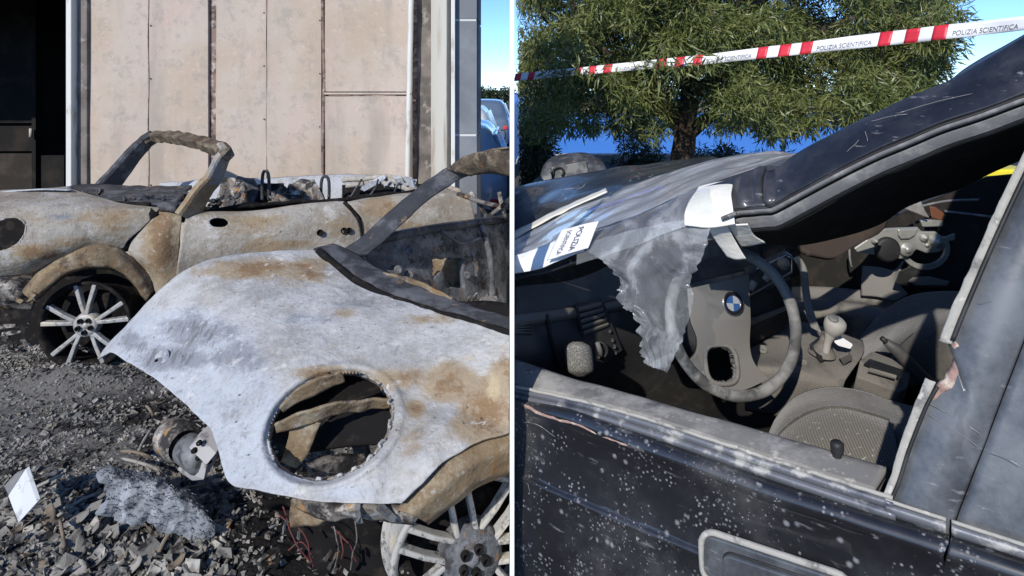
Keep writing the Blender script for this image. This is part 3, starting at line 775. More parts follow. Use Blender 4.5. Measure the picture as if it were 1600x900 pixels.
# ------------------------------------------------------------------ wheels
def wheel(parent, c, n, R, mats, seed=0, twist=0.0, depth=0.16, pair=0.26, hubr=0.17, sw=1.0, pairs=5, par=0.0):
    """alloy wheel with five double spokes; n = outward axis"""
    Mx = basis(n); c = Vector(c)
    mb = MB(); lathe(mb, [(R*.93, -depth), (R*.88, -depth*.9), (R*.86, -depth*.3), (R*.90, -.012), (R*.985, .0), (R, -.012), (R*.97, -.03), (R*.90, -depth*.35), (R*.92, -depth*.9), (R*.98, -depth)], c, n, 56)
    w = obj('wheel', mb, mats[0], parent)
    mb = MB(); lathe(mb, [(.001, .004), (R*.06, .004), (R*.075, -.004), (R*hubr*.55, .0), (R*hubr, .004), (R*hubr*1.25, -.012), (R*hubr*1.3, -.05)], c + Vector(n)*-.008, n, 32); obj('hub', mb, mats[1], w)
    mb = MB(); lathe(mb, [(.001, .0), (R*.66, .0), (R*.68, -.012), (.03, -.014)], c + Vector(n)*(-depth*.62), n, 40); obj('brake_disc', mb, mats[2], w)
    for k in range(pairs):
        t0 = twist + k * 2 * math.pi / pairs
        for s in (-1, 1):
            a0, a1 = t0 + s * pair * .55, t0 + s * pair
            def pt(r, a, off, h): return c + Mx @ Vector((r*math.cos(a) - off*math.sin(a), r*math.sin(a) + off*math.cos(a), h))
            vs = []
            if par: A_ = lambda r: t0 + s*math.asin(min(.9, par*R/r))
            for r, a, wd, h in ((R*hubr, A_(R*hubr), R*.055*sw, -.014), (R*.6, A_(R*.6), R*.05*sw, -.004), (R*.955, A_(R*.955), R*.055*sw, -.008)) if par else ((R*hubr*.95, a0*.5 + t0*.5, R*.055*sw, -.012), (R*.5, a0*.45 + a1*.55, R*.05*sw, -.004), (R*.955, a1, R*.062*sw, -.008)):
                vs += [pt(r, a, -wd, h - .03), pt(r, a, -wd*.75, h), pt(r, a, wd*.75, h), pt(r, a, wd, h - .03)]
            fs = []
            for j in range(2):
                for q in range(4):
                    fs.append((j*4+q, j*4+(q+1) % 4, (j+1)*4+(q+1) % 4, (j+1)*4+q))
            fs += [(3, 2, 1, 0), (8, 9, 10, 11)]
            mb = MB(); mb.add(vs, fs, False); obj('spoke', mb, mats[3], w, bevel=R*.018)
        if k > 4: continue
        t0 = twist + k*2*math.pi/5
        mb = MB(); lathe(mb, [(.001, .0), (R*.035, .0), (R*.04, .012), (R*.055, .010), (R*.055, -.01)], pt(R*.145, t0 + .63, 0, -.004), n, 12); obj('bolt_hole', mb, mats[2], w)
    return w

# ------------------------------------------------------------------ front burnt car
fc = thing('burnt_hatchback', 'burnt out car in front with ash white bonnet and round empty headlight hole', 'car', (-0.5, 1.9, 0))
def pl(rows): return [P(*r) for r in rows]
top = pl([(490, 391, 2.35), (515, 412, 2.30), (550, 441, 2.20), (600, 463, 2.10), (660, 483, 2.0), (730, 505, 1.88), (803, 527, 1.78)])
left = pl([(490, 391, 2.35), (420, 393, 2.33), (345, 402, 2.29), (295, 420, 2.25), (250, 455, 2.2), (200, 507, 2.14), (165, 545, 2.08), (153, 562, 2.05)])
bot = pl([(153, 562, 2.05), (175, 551, 2.0), (196, 563, 1.96), (240, 592, 1.88), (290, 632, 1.76), (325, 668, 1.67), (343, 705, 1.59), (357, 752, 1.52), (400, 766, 1.46), (460, 777, 1.42), (540, 786, 1.39), (627, 786, 1.40)])
right = pl([(803, 527, 1.78), (804, 580, 1.68), (804, 640, 1.60), (800, 672, 1.56), (750, 690, 1.51), (695, 722, 1.45), (660, 755, 1.42), (627, 786, 1.40)])
g = coons(top, bot, left, right, 250, 230)
def bulge(px, py):
    b = 0
    b += 0.05 * math.exp(-(((px - 430) / 190) ** 2 + ((py - 560) / 120) ** 2))
    b -= 0.018 * math.exp(-((px - 640 - (660 - py) * 0.35) / 26) ** 2 - ((py - 700) / 70) ** 2)
    b += 0.014 * math.exp(-((px - 700 - (660 - py) * 0.45) / 30) ** 2 - ((py - 640) / 120) ** 2)
    return b
for r in g:
    for i, p in enumerate(r):
        px, py = proj(p); r[i] = P(px, py, p.y - bulge(px, py))
rumple(g, 0.004, 9, 1); rumple(g, 0.0022, 26, 2)
HX, HY = 517, 667
th = math.radians(-30)
def hq(px, py):
    dx, dy = px - HX, py - HY
    return dx * math.cos(th) + dy * math.sin(th), -dx * math.sin(th) + dy * math.cos(th)
HA, HB = 103.0, 78.0
def notch(a): return 1.0 - 0.05 * (1 if math.sin(a * 17) > 0.45 and 0.1 < a < 2.4 else 0) + 0.03 * mnoise.noise(Vector((math.cos(a)*3, math.sin(a)*3, 1))) + 0.02 * mnoise.noise(Vector((math.cos(a)*11, math.sin(a)*11, 4)))
def inside(px, py):
    u, v = hq(px, py); a = math.atan2(v, u)
    return (u/HA)**2 + (v/HB)**2 < notch(a)**2
def snap(px, py):
    u, v = hq(px, py); r = math.hypot(u/HA, v/HB); a = math.atan2(v, u)
    f = notch(a) / max(r, 1e-3); u, v = u*f, v*f
    return HX + u*math.cos(th) - v*math.sin(th), HY + u*math.sin(th) + v*math.cos(th)
# raised lip round the headlight opening
for r in g:
    for i, p in enumerate(r):
        px, py = proj(p); u, v = hq(px, py); d = math.hypot(u/HA, v/HB)
        lip = 0.007 * math.exp(-((d - 1.13) / 0.05) ** 2) - 0.016 * math.exp(-((d - 1.0) / 0.06) ** 2)
        r[i] = P(px, py, p.y - lip)
kp = hole(g, inside, snap)
wear = blob_mask([(400, 420, 110, 24, 0, .75), (480, 425, 60, 30, 0, .7), (330, 425, 50, 14, 0, .55), (540, 490, 60, 16, 0, .55), (640, 590, 100, 26, 0, .65), (700, 600, 60, 40, 0, .9), (760, 640, 60, 60, 0, .9), (790, 590, 40, 60, 0, .7),
                  (650, 640, 18, 16, 0, .8), (690, 500, 90, 14, 0, .5), (505, 585, 70, 18, 0, .8), (640, 700, 30, 60, 0, .35), (730, 560, 60, 14, 2, .7), (770, 600, 20, 40, 2, .8), (590, 520, 60, 16, 2, .45), (700, 690, 40, 50, 2, .5),
                  (300, 520, 90, 40, 1, .75), (260, 560, 80, 30, 1, .8), (360, 560, 90, 40, 1, .6), (350, 640, 60, 50, 1, .45), (560, 475, 130, 14, 1, .55), (480, 500, 90, 20, 1, .45), (210, 540, 40, 40, 1, .7), (420, 640, 40, 80, 1, .3), (390, 720, 50, 40, 1, .35), (620, 545, 70, 20, 1, .4), (280, 560, 130, 80, 3, 1.0), (370, 660, 80, 100, 3, 1.0), (430, 730, 60, 50, 3, .7), (540, 770, 80, 20, 3, .5), (480, 500, 80, 20, 3, .4)])
obj('bonnet', gridmesh(g, kp), mt['bonnet'], fc, solid=0.006, wear=wear)
bpt = np.array([(*proj(p), p.y) for r in g[::2] for p in r[::2]])
def on_bonnet(px, py, lift=.004):
    d2 = (bpt[:, 0] - px)**2 + (bpt[:, 1] - py)**2
    return P(px, py, float(bpt[np.argpartition(d2, 3)[:3], 2].mean()) - lift)
bn = Vector((-.45, -.75, .48)).normalized()
mb = MB(); lathe(mb, [(.004, -.004), (.010, .0), (.018, .0045), (.026, .002), (.030, -.006)], on_bonnet(250, 562), bn, 24); bd = obj('badge_mount', mb, mt['bonnet'], fc, wear=lambda p: (0, .5, 0, 1))
for dx in (-7, 6):
    mb = MB(); lathe(mb, [(.001, .0), (.004, .0), (.005, -.004)], on_bonnet(250 + dx, 562 - dx*.2, .010), bn, 10); obj('stud_hole', mb, mt['soot'], bd)
# ring and brackets inside the headlight opening
def hp(a, f, Y): 
    u, v = HA*f*math.cos(a), HB*f*math.sin(a)
    return P(HX + u*math.cos(th) - v*math.sin(th), HY + u*math.sin(th) + v*math.cos(th), Y)
mb = MB()
def hb_(a, f, dy):
    q_ = hp(a, f, 1.5); px, py = proj(q_); e_ = proj(hp(a, 1.06, 1.5))
    return P(px, py, on_bonnet(e_[0], e_[1], 0).y + dy)
rows = [[hb_(a, f, dy) for a in np.linspace(0, 2*math.pi, 73)] for f, dy in ((1.01, .024), (.985, .045), (.965, .075))]
obj('headlight_flange', gridmesh(rumple(loft(rows, 73, 7, lin, lin), .006, 40, 77)), mt['tan'], fc, solid=0.004, wear=lambda p: (.5, .5, .3, 0))
def strap(name, ctr, half, thick, mat, parent, n=16, wear=None):
    """bent strip: centre line of (px,py,Y), half width in px"""
    c = cr(pl(ctr), n)
    hs = half if hasattr(half, '__len__') else [half]*2
    g = [[], []]
    for i, p in enumerate(c):
        px, py = proj(p); q = proj(c[min(i+1, n-1)]); q0 = proj(c[max(i-1, 0)])
        dx, dy = q[0]-q0[0], q[1]-q0[1]; l = math.hypot(dx, dy) or 1
        h = np.interp(i/(n-1), np.linspace(0, 1, len(hs)), hs)
        g[0].append(P(px - dy/l*h, py + dx/l*h, p.y + .012)); g[1].append(P(px + dy/l*h, py - dx/l*h, p.y - .004))
    return obj(name, gridmesh(rumple(loft(g, n * 3, 8, lin, lin), .005, 26, ctr[0][0])), mat, parent, solid=thick, wear=wear)
strap('bracket', [(432, 670, 1.60), (470, 655, 1.58), (520, 640, 1.6), (570, 632, 1.64), (612, 630, 1.66)], [7, 11, 9, 6], 0.006, mt['rust'], fc)
strap('bracket', [(480, 655, 1.6), (470, 690, 1.6), (452, 725, 1.62)], [22, 19, 12], 0.006, mt['rust'], fc)
strap('bracket', [(440, 640, 1.56), (480, 610, 1.55), (535, 588, 1.56)], [4, 12, 8], 0.006, mt['rust'], fc)
strap('bracket', [(480, 735, 1.62), (530, 725, 1.66), (570, 722, 1.7)], [8, 12, 8], 0.02, mt['junk'], fc)
strap('bracket', [(540, 655, 1.8), (560, 690, 1.82), (575, 735, 1.85)], [8, 10, 8], 0.02, mt['char'], fc)
# dark sheet in place of the shaded void behind the bonnet
g2 = coons([p + Vector((0, .16, -.06)) for p in top], [p + Vector((0.0, .30, .0)) for p in bot], [p + Vector((.10, .10, -.10)) for p in left], [p + Vector((0, .25, 0)) for p in right], 30, 30)
obj('engine_bay_shade', gridmesh(rumple(g2, .02, 6, 3)), mt['soot'], fc, solid=.01)
# cowl and windscreen base
rows = [pl([(490, 391, 2.36), (515, 416, 2.31), (550, 446, 2.22), (600, 468, 2.12), (660, 489, 2.02), (730, 511, 1.90), (803, 533, 1.80)]),
        pl([(500, 386, 2.38), (535, 408, 2.33), (570, 432, 2.25), (620, 452, 2.16), (680, 476, 2.06), (740, 497, 1.95), (803, 515, 1.86)]),
        pl([(520, 382, 2.44), (555, 398, 2.40), (590, 420, 2.33), (640, 440, 2.24), (690, 462, 2.14), (750, 484, 2.04), (803, 500, 1.95)])]
obj('cowl', gridmesh(rumple(loft(rows, 60, 12), .006, 18, 4)), mt['char'], fc, solid=.012)
mb = MB(); tube(mb, rumple([cr(pl([(497, 392, 2.34), (530, 420, 2.28), (570, 448, 2.18), (640, 476, 2.05), (720, 500, 1.92), (803, 523, 1.80)]), 40)], .006, 20, 5)[0], .014, 8); obj('windscreen_seal', mb, mt['soot'], fc)
strap('rust_edge', [(590, 428, 2.30), (650, 446, 2.2), (705, 470, 2.1)], [4, 8, 5], .01, mt['rust'], fc)
# far windscreen pillar and roof front edge
rows = [pl([(522, 398, 2.42), (560, 376, 2.46), (600, 340, 2.53), (650, 297, 2.62), (700, 262, 2.72), (745, 245, 2.60), (803, 238, 2.45)]),
        pl([(548, 402, 2.40), (585, 378, 2.44), (622, 342, 2.51), (668, 304, 2.60), (718, 272, 2.70), (760, 262, 2.58), (803, 262, 2.43)]),
        pl([(575, 398, 2.42), (605, 372, 2.46), (640, 338, 2.53), (685, 300, 2.62), (728, 276, 2.72), (765, 270, 2.62), (803, 275, 2.47)])]
obj('windscreen_pillar', gridmesh(rumple(loft(rows, 50, 12, cr, lin), .005, 14, 6)), mt['char'], fc, solid=.012)
rows = [pl([(698, 264, 2.70), (730, 243, 2.62), (765, 236, 2.52), (803, 234, 2.42)]), pl([(712, 268, 2.66), (745, 252, 2.58), (803, 252, 2.38)]), pl([(735, 276, 2.66), (765, 268, 2.58), (803, 278, 2.38)])]
obj('roof_edge', gridmesh(rumple(loft(rows, 30, 12, cr, lin), .008, 18, 7)), mt['rustd'], fc, solid=.008)
mb = MB(); g3 = loft([pl([(712, 258, 2.75), (760, 236, 2.70), (803, 230, 2.65)]), pl([(780, 250, 3.2), (800, 240, 3.2), (803, 236, 3.2)])], 14, 6); obj('roof_panel', gridmesh(g3), mt['rustd'], fc, solid=.008)
# far door seen from inside, with its opening
rows = [pl([(545, 392, 2.48), (610, 374, 2.62), (680, 362, 2.85), (750, 352, 3.1), (803, 344, 3.3)]), pl([(548, 410, 2.48), (620, 405, 2.62), (690, 400, 2.85), (760, 395, 3.1), (803, 392, 3.3)]), pl([(560, 425, 2.46), (640, 452, 2.6), (700, 480, 2.8), (760, 500, 3.05), (803, 510, 3.25)]), pl([(570, 470, 2.46), (640, 500, 2.6), (700, 520, 2.8), (760, 540, 3.05), (803, 550, 3.25)])]
g4 = loft(rows, 90, 60); rumple(g4, .008, 16, 8)
def dins(px, py): return 672 < px < 722 and 402 < py < 452 and not (px < 690 and py > 440 - (px - 672))
def dsnap(px, py): return (min(max(px, 672), 722) if min(px-672, 722-px) < min(py-402, 452-py) else px, py)
kk = hole(g4, dins, lambda a, b: (a, b))
obj('far_door_panel', gridmesh(g4, kk), mt['chargrey'], fc, solid=.02)
rows = [pl([(650, 385, 3.0), (740, 385, 3.0)]), pl([(650, 470, 3.0), (740, 470, 3.0)])]
obj('far_door_skin', gridmesh(loft(rows, 10, 10, lin, lin)), mt['rust'], fc, solid=.01)
mb = MB(); tube(mb, cr(pl([(548, 390, 2.45), (610, 370, 2.6), (680, 357, 2.82), (750, 347, 3.08), (803, 339, 3.3)]), 30), .02, 8); obj('door_top_rail', mb, mt['char'], fc)
for pts, r in (([(655, 360, 2.75), (660, 400, 2.75), (655, 440, 2.72)], .009), ([(735, 390, 3.0), (745, 420, 3.0), (735, 470, 2.98)], .012), ([(752, 352, 3.05), (765, 400, 3.02), (770, 480, 3.0)], .015), ([(690, 360, 2.83), (720, 380, 2.9), (750, 372, 3.0)], .007)):
    mb = MB(); tube(mb, cr(pl(pts), 12), r, 7); obj('door_rib', mb, mt['chargrey'], fc)
for px, py, Y in ((565, 408, 2.42), (572, 428, 2.40), (622, 422, 2.55), (640, 392, 2.62), (640, 430, 2.6), (730, 430, 2.9)):
    mb = MB(); lathe(mb, [(.001, .0), (.009, .0), (.014, .006), (.017, .0), (.017, -.02)], P(px, py, Y), (0.2, -1, .1), 14); obj('boss', mb, mt['chargrey'], fc)
# scrap lying on the far sill and dashboard
def scrap(name, parent, px, py, Y, sx, sy, mat, seed, n=10, flat=.35):
    rnd = random.Random(seed)
    mb = MB()
    for k in range(n):
        c = P(px + rnd.uniform(-sx, sx), py + rnd.uniform(-sy, sy), Y + rnd.uniform(-.04, .04))
        s = rnd.uniform(.2, 1) ** 1.5 * sx * Y / 1000 * .42
        a = Matrix.Rotation(rnd.uniform(0, 6.28), 3, Vector((rnd.uniform(-1, 1), rnd.uniform(-1, 1), rnd.uniform(-1, 1))).normalized())
        vs = [c + a @ Vector((x*s*rnd.uniform(.6, 1.3), y*s*flat*rnd.uniform(.6, 1.3), z*s*flat*.6*rnd.uniform(.5, 1.5))) for z in (-1, 1) for y in (-1, 1) for x in (-1, 0, 1)]
        fs = [(0,3,4,1), (1,4,5,2), (6,7,10,9), (7,8,11,10), (0,1,7,6), (1,2,8,7), (3,9,10,4), (4,10,11,5), (0,6,9,3), (2,5,11,8)]
        mb.add(vs, fs, False)
    o = obj(name, mb, mat, parent); o['kind'] = 'stuff'
    return o
scrap('charred_trim', fc, 735, 478, 2.2, 40, 14, mt['junk'], 3, 26)
scrap('charred_trim', fc, 785, 492, 2.2, 20, 8, mt['rust'], 4, 10)
for pts in ([(735, 300, 3.4), (750, 320, 3.4), (765, 350, 3.4)], [(745, 352, 3.3), (775, 330, 3.2), (803, 305, 3.1)], [(780, 300, 3.2), (790, 345, 3.2)], [(715, 303, 3.4), (760, 318, 3.3), (803, 325, 3.2)]):
    mb = MB(); tube(mb, cr(pl(pts), 12), .012, 6); obj('bare_wire_frame', mb, mt['junk'], fc)
# wheel-arch trim, wheel, sagging valance
rows = [pl([(619, 797, 1.42), (655, 762, 1.43), (697, 722, 1.46), (745, 693, 1.52), (803, 673, 1.575)]), pl([(640, 803, 1.40), (680, 770, 1.42), (722, 735, 1.46), (765, 712, 1.51), (803, 700, 1.56)]), pl([(664, 814, 1.43), (705, 783, 1.45), (740, 756, 1.49), (770, 742, 1.53), (803, 732, 1.58)]), pl([(668, 817, 1.50), (707, 788, 1.53), (742, 762, 1.57), (770, 748, 1.61), (803, 738, 1.66)])]
obj('wheel_arch_trim', gridmesh(rumple(loft(rows, 60, 24, cr, lin), .003, 22, 9)), mt['rust'], fc, solid=.008)
WC = P(741, 879, 1.62)
wheel(fc, WC, Vector((.34, -.93, .05)).normalized(), .215, (mt['alloyw'], mt['chargrey'], mt['soot'], mt['alloyw']), twist=1.77, pair=.15, hubr=.30, sw=.80, pairs=7, par=.115)
rows = [pl([(400, 772, 1.80), (460, 780, 1.82), (540, 790, 1.84), (628, 800, 1.84)]), pl([(450, 825, 1.92), (490, 830, 1.92), (540, 832, 1.92), (628, 835, 1.92)]), pl([(520, 915, 1.93), (535, 915, 1.93), (560, 915, 1.93), (628, 915, 1.93)])]
obj('underbody_shade', gridmesh(rumple(loft(rows, 50, 20), .03, 9, 10)), mt['soot'], fc, solid=.01)  # near-black sheet stands for the shade under the bonnet
strap('melted_valance', [(470, 780, 1.50), (520, 800, 1.47), (560, 794, 1.45), (600, 800, 1.44), (648, 806, 1.43)], [8, 10, 9, 8, 7], .02, mt['junk'], fc)
scrap('melted_valance', fc, 590, 800, 1.45, 40, 6, mt['alloyd'], 6, 22)
strap('splash_shield', [(455, 800, 1.55), (490, 800, 1.53), (530, 795, 1.5)], [22, 18, 8], .012, mt['rust'], fc)
mb = MB(); prism(mb, [P(640, 812, 1.86), P(803, 740, 1.86), P(803, 980, 1.86), P(640, 980, 1.86)], (0, .02, 0)); obj('arch_liner', mb, mt['soot'], fc)

# ------------------------------------------------------------------ rear burnt convertible
rc = thing('burnt_convertible', 'burnt out roofless convertible behind with bare windscreen frame and silver wheel', 'car', (-2.0, 3.9, 0))
def Ys(px): return float(np.interp(px, [-20, 30, 132, 283, 420, 560, 735], [3.10, 3.15, 3.28, 3.45, 3.65, 3.9, 4.25]))
def q(px, py, d=0): return P(px, py, Ys(px) + d)
AX, AY = 140.0, 500.0
def arch_in(px, py): return ((px - AX) / 108)**2 + ((py - AY) / 120)**2 < 1 and py < 560
def arch_snap(px, py):
    r = math.hypot((px - AX)/108, (py - AY)/120) or 1e-3
    return AX + (px - AX)/r, AY + (py - AY)/r
rows = [[q(-12, 300, .35), q(60, 295, .35), q(110, 296, .32)] + [q(180, 316, .12), q(249, 326, .06)],
        [q(-12, 320, .08), q(60, 316, .08), q(120, 316, .08), q(190, 322, .05), q(250, 327, .02)],
        [q(-12, 334), q(60, 328), q(120, 327), q(185, 328), q(246, 331)],
        [q(-12, 370, -.05), q(60, 362, -.05), q(120, 355, -.05), q(175, 352, -.04), q(225, 356, -.02)],
        [q(-12, 405, -.05), q(45, 402, -.06), q(100, 390, -.06), q(150, 378, -.04), q(200, 378, -.02)],
        [q(-12, 432, .0), q(40, 428, .0), q(80, 415, .0), q(140, 400, .0), q(192, 392, .0)]]
g = loft(rows, 90, 60); rumple(g, .006, 6, 11)
def hlin(px, py): return ((px - 8) / 32)**2 + ((py - 366 + (px - 8) * .3) / 24)**2 < 1
def hlsn(px, py):
    dx, dy = (px - 8)/32, (py - 366 + (px - 8)*.3)/24; r = math.hypot(dx, dy) or 1e-3
    return 8 + dx/r*32, 366 - dx/r*32*.3 + dy/r*24
k1 = hole(g, hlin, hlsn)
wr = blob_mask([(60, 350, 80, 25, 0, .35), (150, 340, 60, 20, 0, .4), (120, 380, 60, 20, 0, .45), (60, 395, 50, 14, 0, .7), (30, 420, 30, 14, 2, .6), (100, 340, 40, 10, 1, .6), (40, 312, 60, 12, 1, .3), (180, 345, 50, 30, 0, .5)])
obj('front_wing', gridmesh(g, k1), mt['tan'], rc, solid=.008, wear=wr)
mb = MB(); g2 = loft([pl([(-12, 335, 3.35), (60, 335, 3.35)]), pl([(-12, 400, 3.35), (60, 400, 3.35)])], 6, 6, lin, lin); obj('headlight_recess', gridmesh(g2), mt['soot'], rc, solid=.02)
# bonnet top and dark scuttle
rows = [[P(-12, 306, 4.2), P(60, 296, 4.2), P(108, 292, 4.2)], [P(-12, 303, 3.7), P(60, 297, 3.7), P(112, 296, 3.7)], [P(-12, 302, 3.44), P(60, 296, 3.44), P(112, 297, 3.5)]]
obj('bonnet', gridmesh(rumple(loft(rows, 20, 12), .006, 6, 12)), mt['bonnet'], rc, solid=.008)
rows = [pl([(95, 295, 4.3), (150, 290, 4.35), (215, 293, 4.3), (300, 292, 4.2)]), pl([(105, 315, 3.7), (160, 318, 3.65), (220, 318, 3.6), (275, 322, 3.55)]), pl([(110, 330, 3.6), (165, 330, 3.58), (220, 330, 3.56), (275, 332, 3.52)])]
obj('scuttle', gridmesh(rumple(loft(rows, 50, 20), .016, 9, 13)), mt['char'], rc, solid=.02)
strap('wiper_trough', [(105, 312, 3.62), (150, 322, 3.56), (200, 324, 3.54), (235, 322, 3.52)], [6, 9, 8, 5], .02, mt['soot'], rc)
scrap('scuttle_scrap', rc, 135, 304, 3.9, 30, 5, mt['junk'], 8, 16)
scrap('scuttle_scrap', rc, 225, 316, 3.65, 30, 6, mt['char'], 9, 18)
# windscreen surround
path = cr(pl([(150, 312, 4.35), (168, 292, 4.42), (200, 252, 4.55), (228, 220, 4.65)]), 16) + cr(pl([(240, 213, 4.66), (270, 214, 4.4), (310, 223, 4.0), (345, 233, 3.68)]), 22) + cr(pl([(352, 241, 3.58), (338, 268, 3.56), (318, 297, 3.54), (298, 328, 3.5), (290, 340, 3.48)]), 20)
mb = MB(); bar(mb, rumple([path[:17]], .008, 16, 21)[0], [.075 - .0018*i for i in range(17)], .03); obj('windscreen_pillar', mb, mt['char'], rc)
mb = MB(); bar(mb, rumple([path[15:40]], .012, 22, 22)[0], [.032 + .008*mnoise.noise(Vector((i*.8, 0, 3))) for i in range(25)], .04); obj('windscreen_header', mb, mt['rustd'], rc)
mb = MB(); bar(mb, rumple([path[37:]], .008, 18, 23)[0], [.038 + .0018*i for i in range(len(path)-37)], .022); obj('windscreen_pillar', mb, mt['tan'], rc, wear=blob_mask([(320, 300, 60, 60, 0, .75), (335, 265, 30, 40, 1, .7), (300, 330, 20, 20, 2, .6)]))
# arch lip and quarter piece
rows = [[q(x, y, d) for x, y, d in r] for r in (
    [(36, 455, .02), (60, 425, .0), (92, 398, -.02), (143, 381, -.03), (188, 389, -.02), (228, 425, .0), (244, 450, .02)],
    [(40, 462, -.03), (70, 430, -.05), (100, 409, -.06), (143, 395, -.07), (185, 402, -.06), (218, 432, -.04), (236, 460, -.02)],
    [(50, 470, -.03), (76, 446, -.05), (104, 426, -.06), (141, 416, -.07), (182, 420, -.06), (212, 442, -.04), (230, 468, -.02)],
    [(52, 474, .10), (78, 450, .10), (105, 430, .10), (141, 420, .10), (181, 424, .10), (210, 446, .10), (228, 472, .10)])]
obj('wheel_arch_lip', gridmesh(rumple(loft(rows, 60, 24, cr, lin), .005, 16, 14)), mt['rust'], rc, solid=.008)
rows = [[q(250, 331), q(268, 333), q(283, 336)], [q(222, 360, -.02), q(255, 362, -.05), q(282, 365, -.03)], [q(200, 388, -.0), q(245, 400, -.06), q(279, 400, -.03)], [q(230, 425, -.0), q(250, 430, -.04), q(277, 432, -.03)], [q(246, 462, .0), q(258, 466, -.02), q(274, 468, -.0)]]
obj('rear_wing_piece', gridmesh(rumple(loft(rows, 30, 40), .006, 10, 15)), mt['tan'], rc, solid=.008, wear=blob_mask([(255, 380, 30, 70, 0, .9), (275, 360, 14, 50, 2, .8), (225, 390, 20, 20, 1, .5)]))
mb = MB(); tube(mb, cr([q(244, 330, .01), q(222, 356, .01), q(192, 388, .01)], 14), .030, 8); obj('wing_gap', mb, mt['soot'], rc)
# door and rear quarter
rows = [[q(290, 334, .06), q(345, 331, .06), q(420, 326, .06), q(490, 320, .06), q(538, 315, .06)],
        [q(288, 342), q(345, 339), q(420, 334), q(495, 328), q(545, 324)],
        [q(283, 372, -.05), q(345, 365, -.05), q(425, 358, -.05), q(505, 348, -.05), q(560, 344, -.05)],
        [q(280, 402, -.06), q(345, 398, -.06), q(430, 390, -.06), q(510, 380, -.06), q(565, 372, -.06)],
        [q(277, 435, -.04), q(345, 440, -.04), q(430, 435, -.04), q(510, 430, -.04), q(568, 425, -.04)],
        [q(275, 480, .0), q(345, 490, .0), q(430, 480, .0), q(510, 470, .0), q(568, 465, .0)]]
g = loft(rows, 80, 60); rumple(g, .014, 4.5, 16)
def mh(px, py): return ((px - 342)/15)**2 + ((py - 348)/8)**2 < 1
def mhs(px, py):
    dx, dy = (px - 342)/15, (py - 348)/8; r = math.hypot(dx, dy) or 1e-3
    return 342 + dx/r*15, 348 + dy/r*8
k2 = hole(g, mh, mhs)
obj('door', gridmesh(g, k2), mt['tan'], rc, solid=.008, wear=blob_mask([(300, 380, 24, 60, 1, .15), (400, 350, 70, 20, 0, .5), (420, 385, 60, 20, 0, .45), (480, 345, 40, 24, 1, .4), (390, 395, 40, 14, 1, .6), (460, 380, 70, 14, 0, .4), (530, 350, 30, 30, 0, .4)]))
mb = MB(); prism(mb, [q(322, 338, .05), q(362, 338, .05), q(362, 362, .05), q(322, 362, .05)], (0, .02, 0)); obj('mirror_hole', mb, mt['soot'], rc)
for px, py in ((500, 363), (537, 360), (545, 360)):
    mb = MB(); lathe(mb, [(.001, .0), (.014, .0), (.02, .012)], q(px, py, -.065), (0.35, -.93, 0), 10); obj('handle_hole', mb, mt['soot'], rc)
rows = [[q(543, 316, .10), q(590, 308, .12), q(640, 301, .14), q(690, 297, .16), q(728, 303, .2)], [q(550, 324), q(600, 316), q(650, 308), q(700, 304), q(733, 312)], [q(566, 345, -.05), q(610, 340, -.06), q(655, 335, -.06), q(705, 330, -.05), q(739, 335, .0)],
        [q(570, 375, -.05), q(615, 372, -.06), q(660, 370, -.06), q(710, 366, -.05), q(744, 362, .0)], [q(572, 420, -.02), q(615, 420, -.02), q(660, 420, -.02), q(710, 420, -.02), q(746, 420, .02)]]
obj('rear_quarter', gridmesh(rumple(loft(rows, 60, 40), .008, 6, 17)), mt['tan'], rc, solid=.008, wear=blob_mask([(600, 325, 40, 20, 0, .6), (640, 355, 30, 12, 0, .45)]))
mb = MB(); tube(mb, cr([q(537, 316, -.01), q(556, 335, -.03), q(563, 352, -.05), q(568, 420, -.05)], 14), .010, 6); obj('door_gap', mb, mt['soot'], rc)
# interior: far rail, seat shells, roll hoops, folded roof bars
rows = [pl([(250, 288, 5.0), (330, 282, 5.0), (400, 280, 5.02), (480, 276, 5.04), (560, 274, 5.05), (650, 282, 5.0)]), pl([(250, 296, 4.95), (330, 292, 4.95), (400, 290, 4.95), (480, 286, 4.96), (560, 282, 4.96), (650, 290, 4.9)]), pl([(250, 330, 4.9), (330, 330, 4.9), (400, 330, 4.9), (480, 330, 4.9), (560, 330, 4.9), (650, 330, 4.9)])]
obj('far_side', gridmesh(rumple(loft(rows, 60, 16), .012, 9, 18)), mt['tan'], rc, solid=.02)
rows = [pl([(250, 318, 3.62), (300, 324, 3.6), (420, 318, 3.8), (540, 310, 4.0), (650, 300, 4.2)]), pl([(250, 345, 4.4), (400, 345, 4.5), (540, 340, 4.6), (650, 335, 4.7)])]
obj('cabin_floor', gridmesh(rumple(loft(rows, 30, 12), .03, 7, 19)), mt['soot'], rc, solid=.02)
def seat_shell(px, py, Y, w, h, mat):
    rows = [pl([(px - w*.7, py - h, Y + .1), (px, py - h*1.1, Y + .1), (px + w*.7, py - h, Y + .1)]), pl([(px - w, py - h*.3, Y), (px, py - h*.3, Y + .06), (px + w, py - h*.3, Y)]), pl([(px - w, py + h, Y - .05), (px, py + h, Y), (px + w, py + h, Y - .05)])]
    return obj('seat_shell', gridmesh(rumple(loft(rows, 16, 16), .03, 10, px)), mat, rc, solid=.03)
seat_shell(365, 308, 4.3, 22, 26, mt['junk']); seat_shell(425, 312, 4.5, 26, 24, mt['soot']); seat_shell(475, 304, 4.4, 28, 18, mt['junk']); seat_shell(385, 300, 4.55, 16, 20, mt['char'])
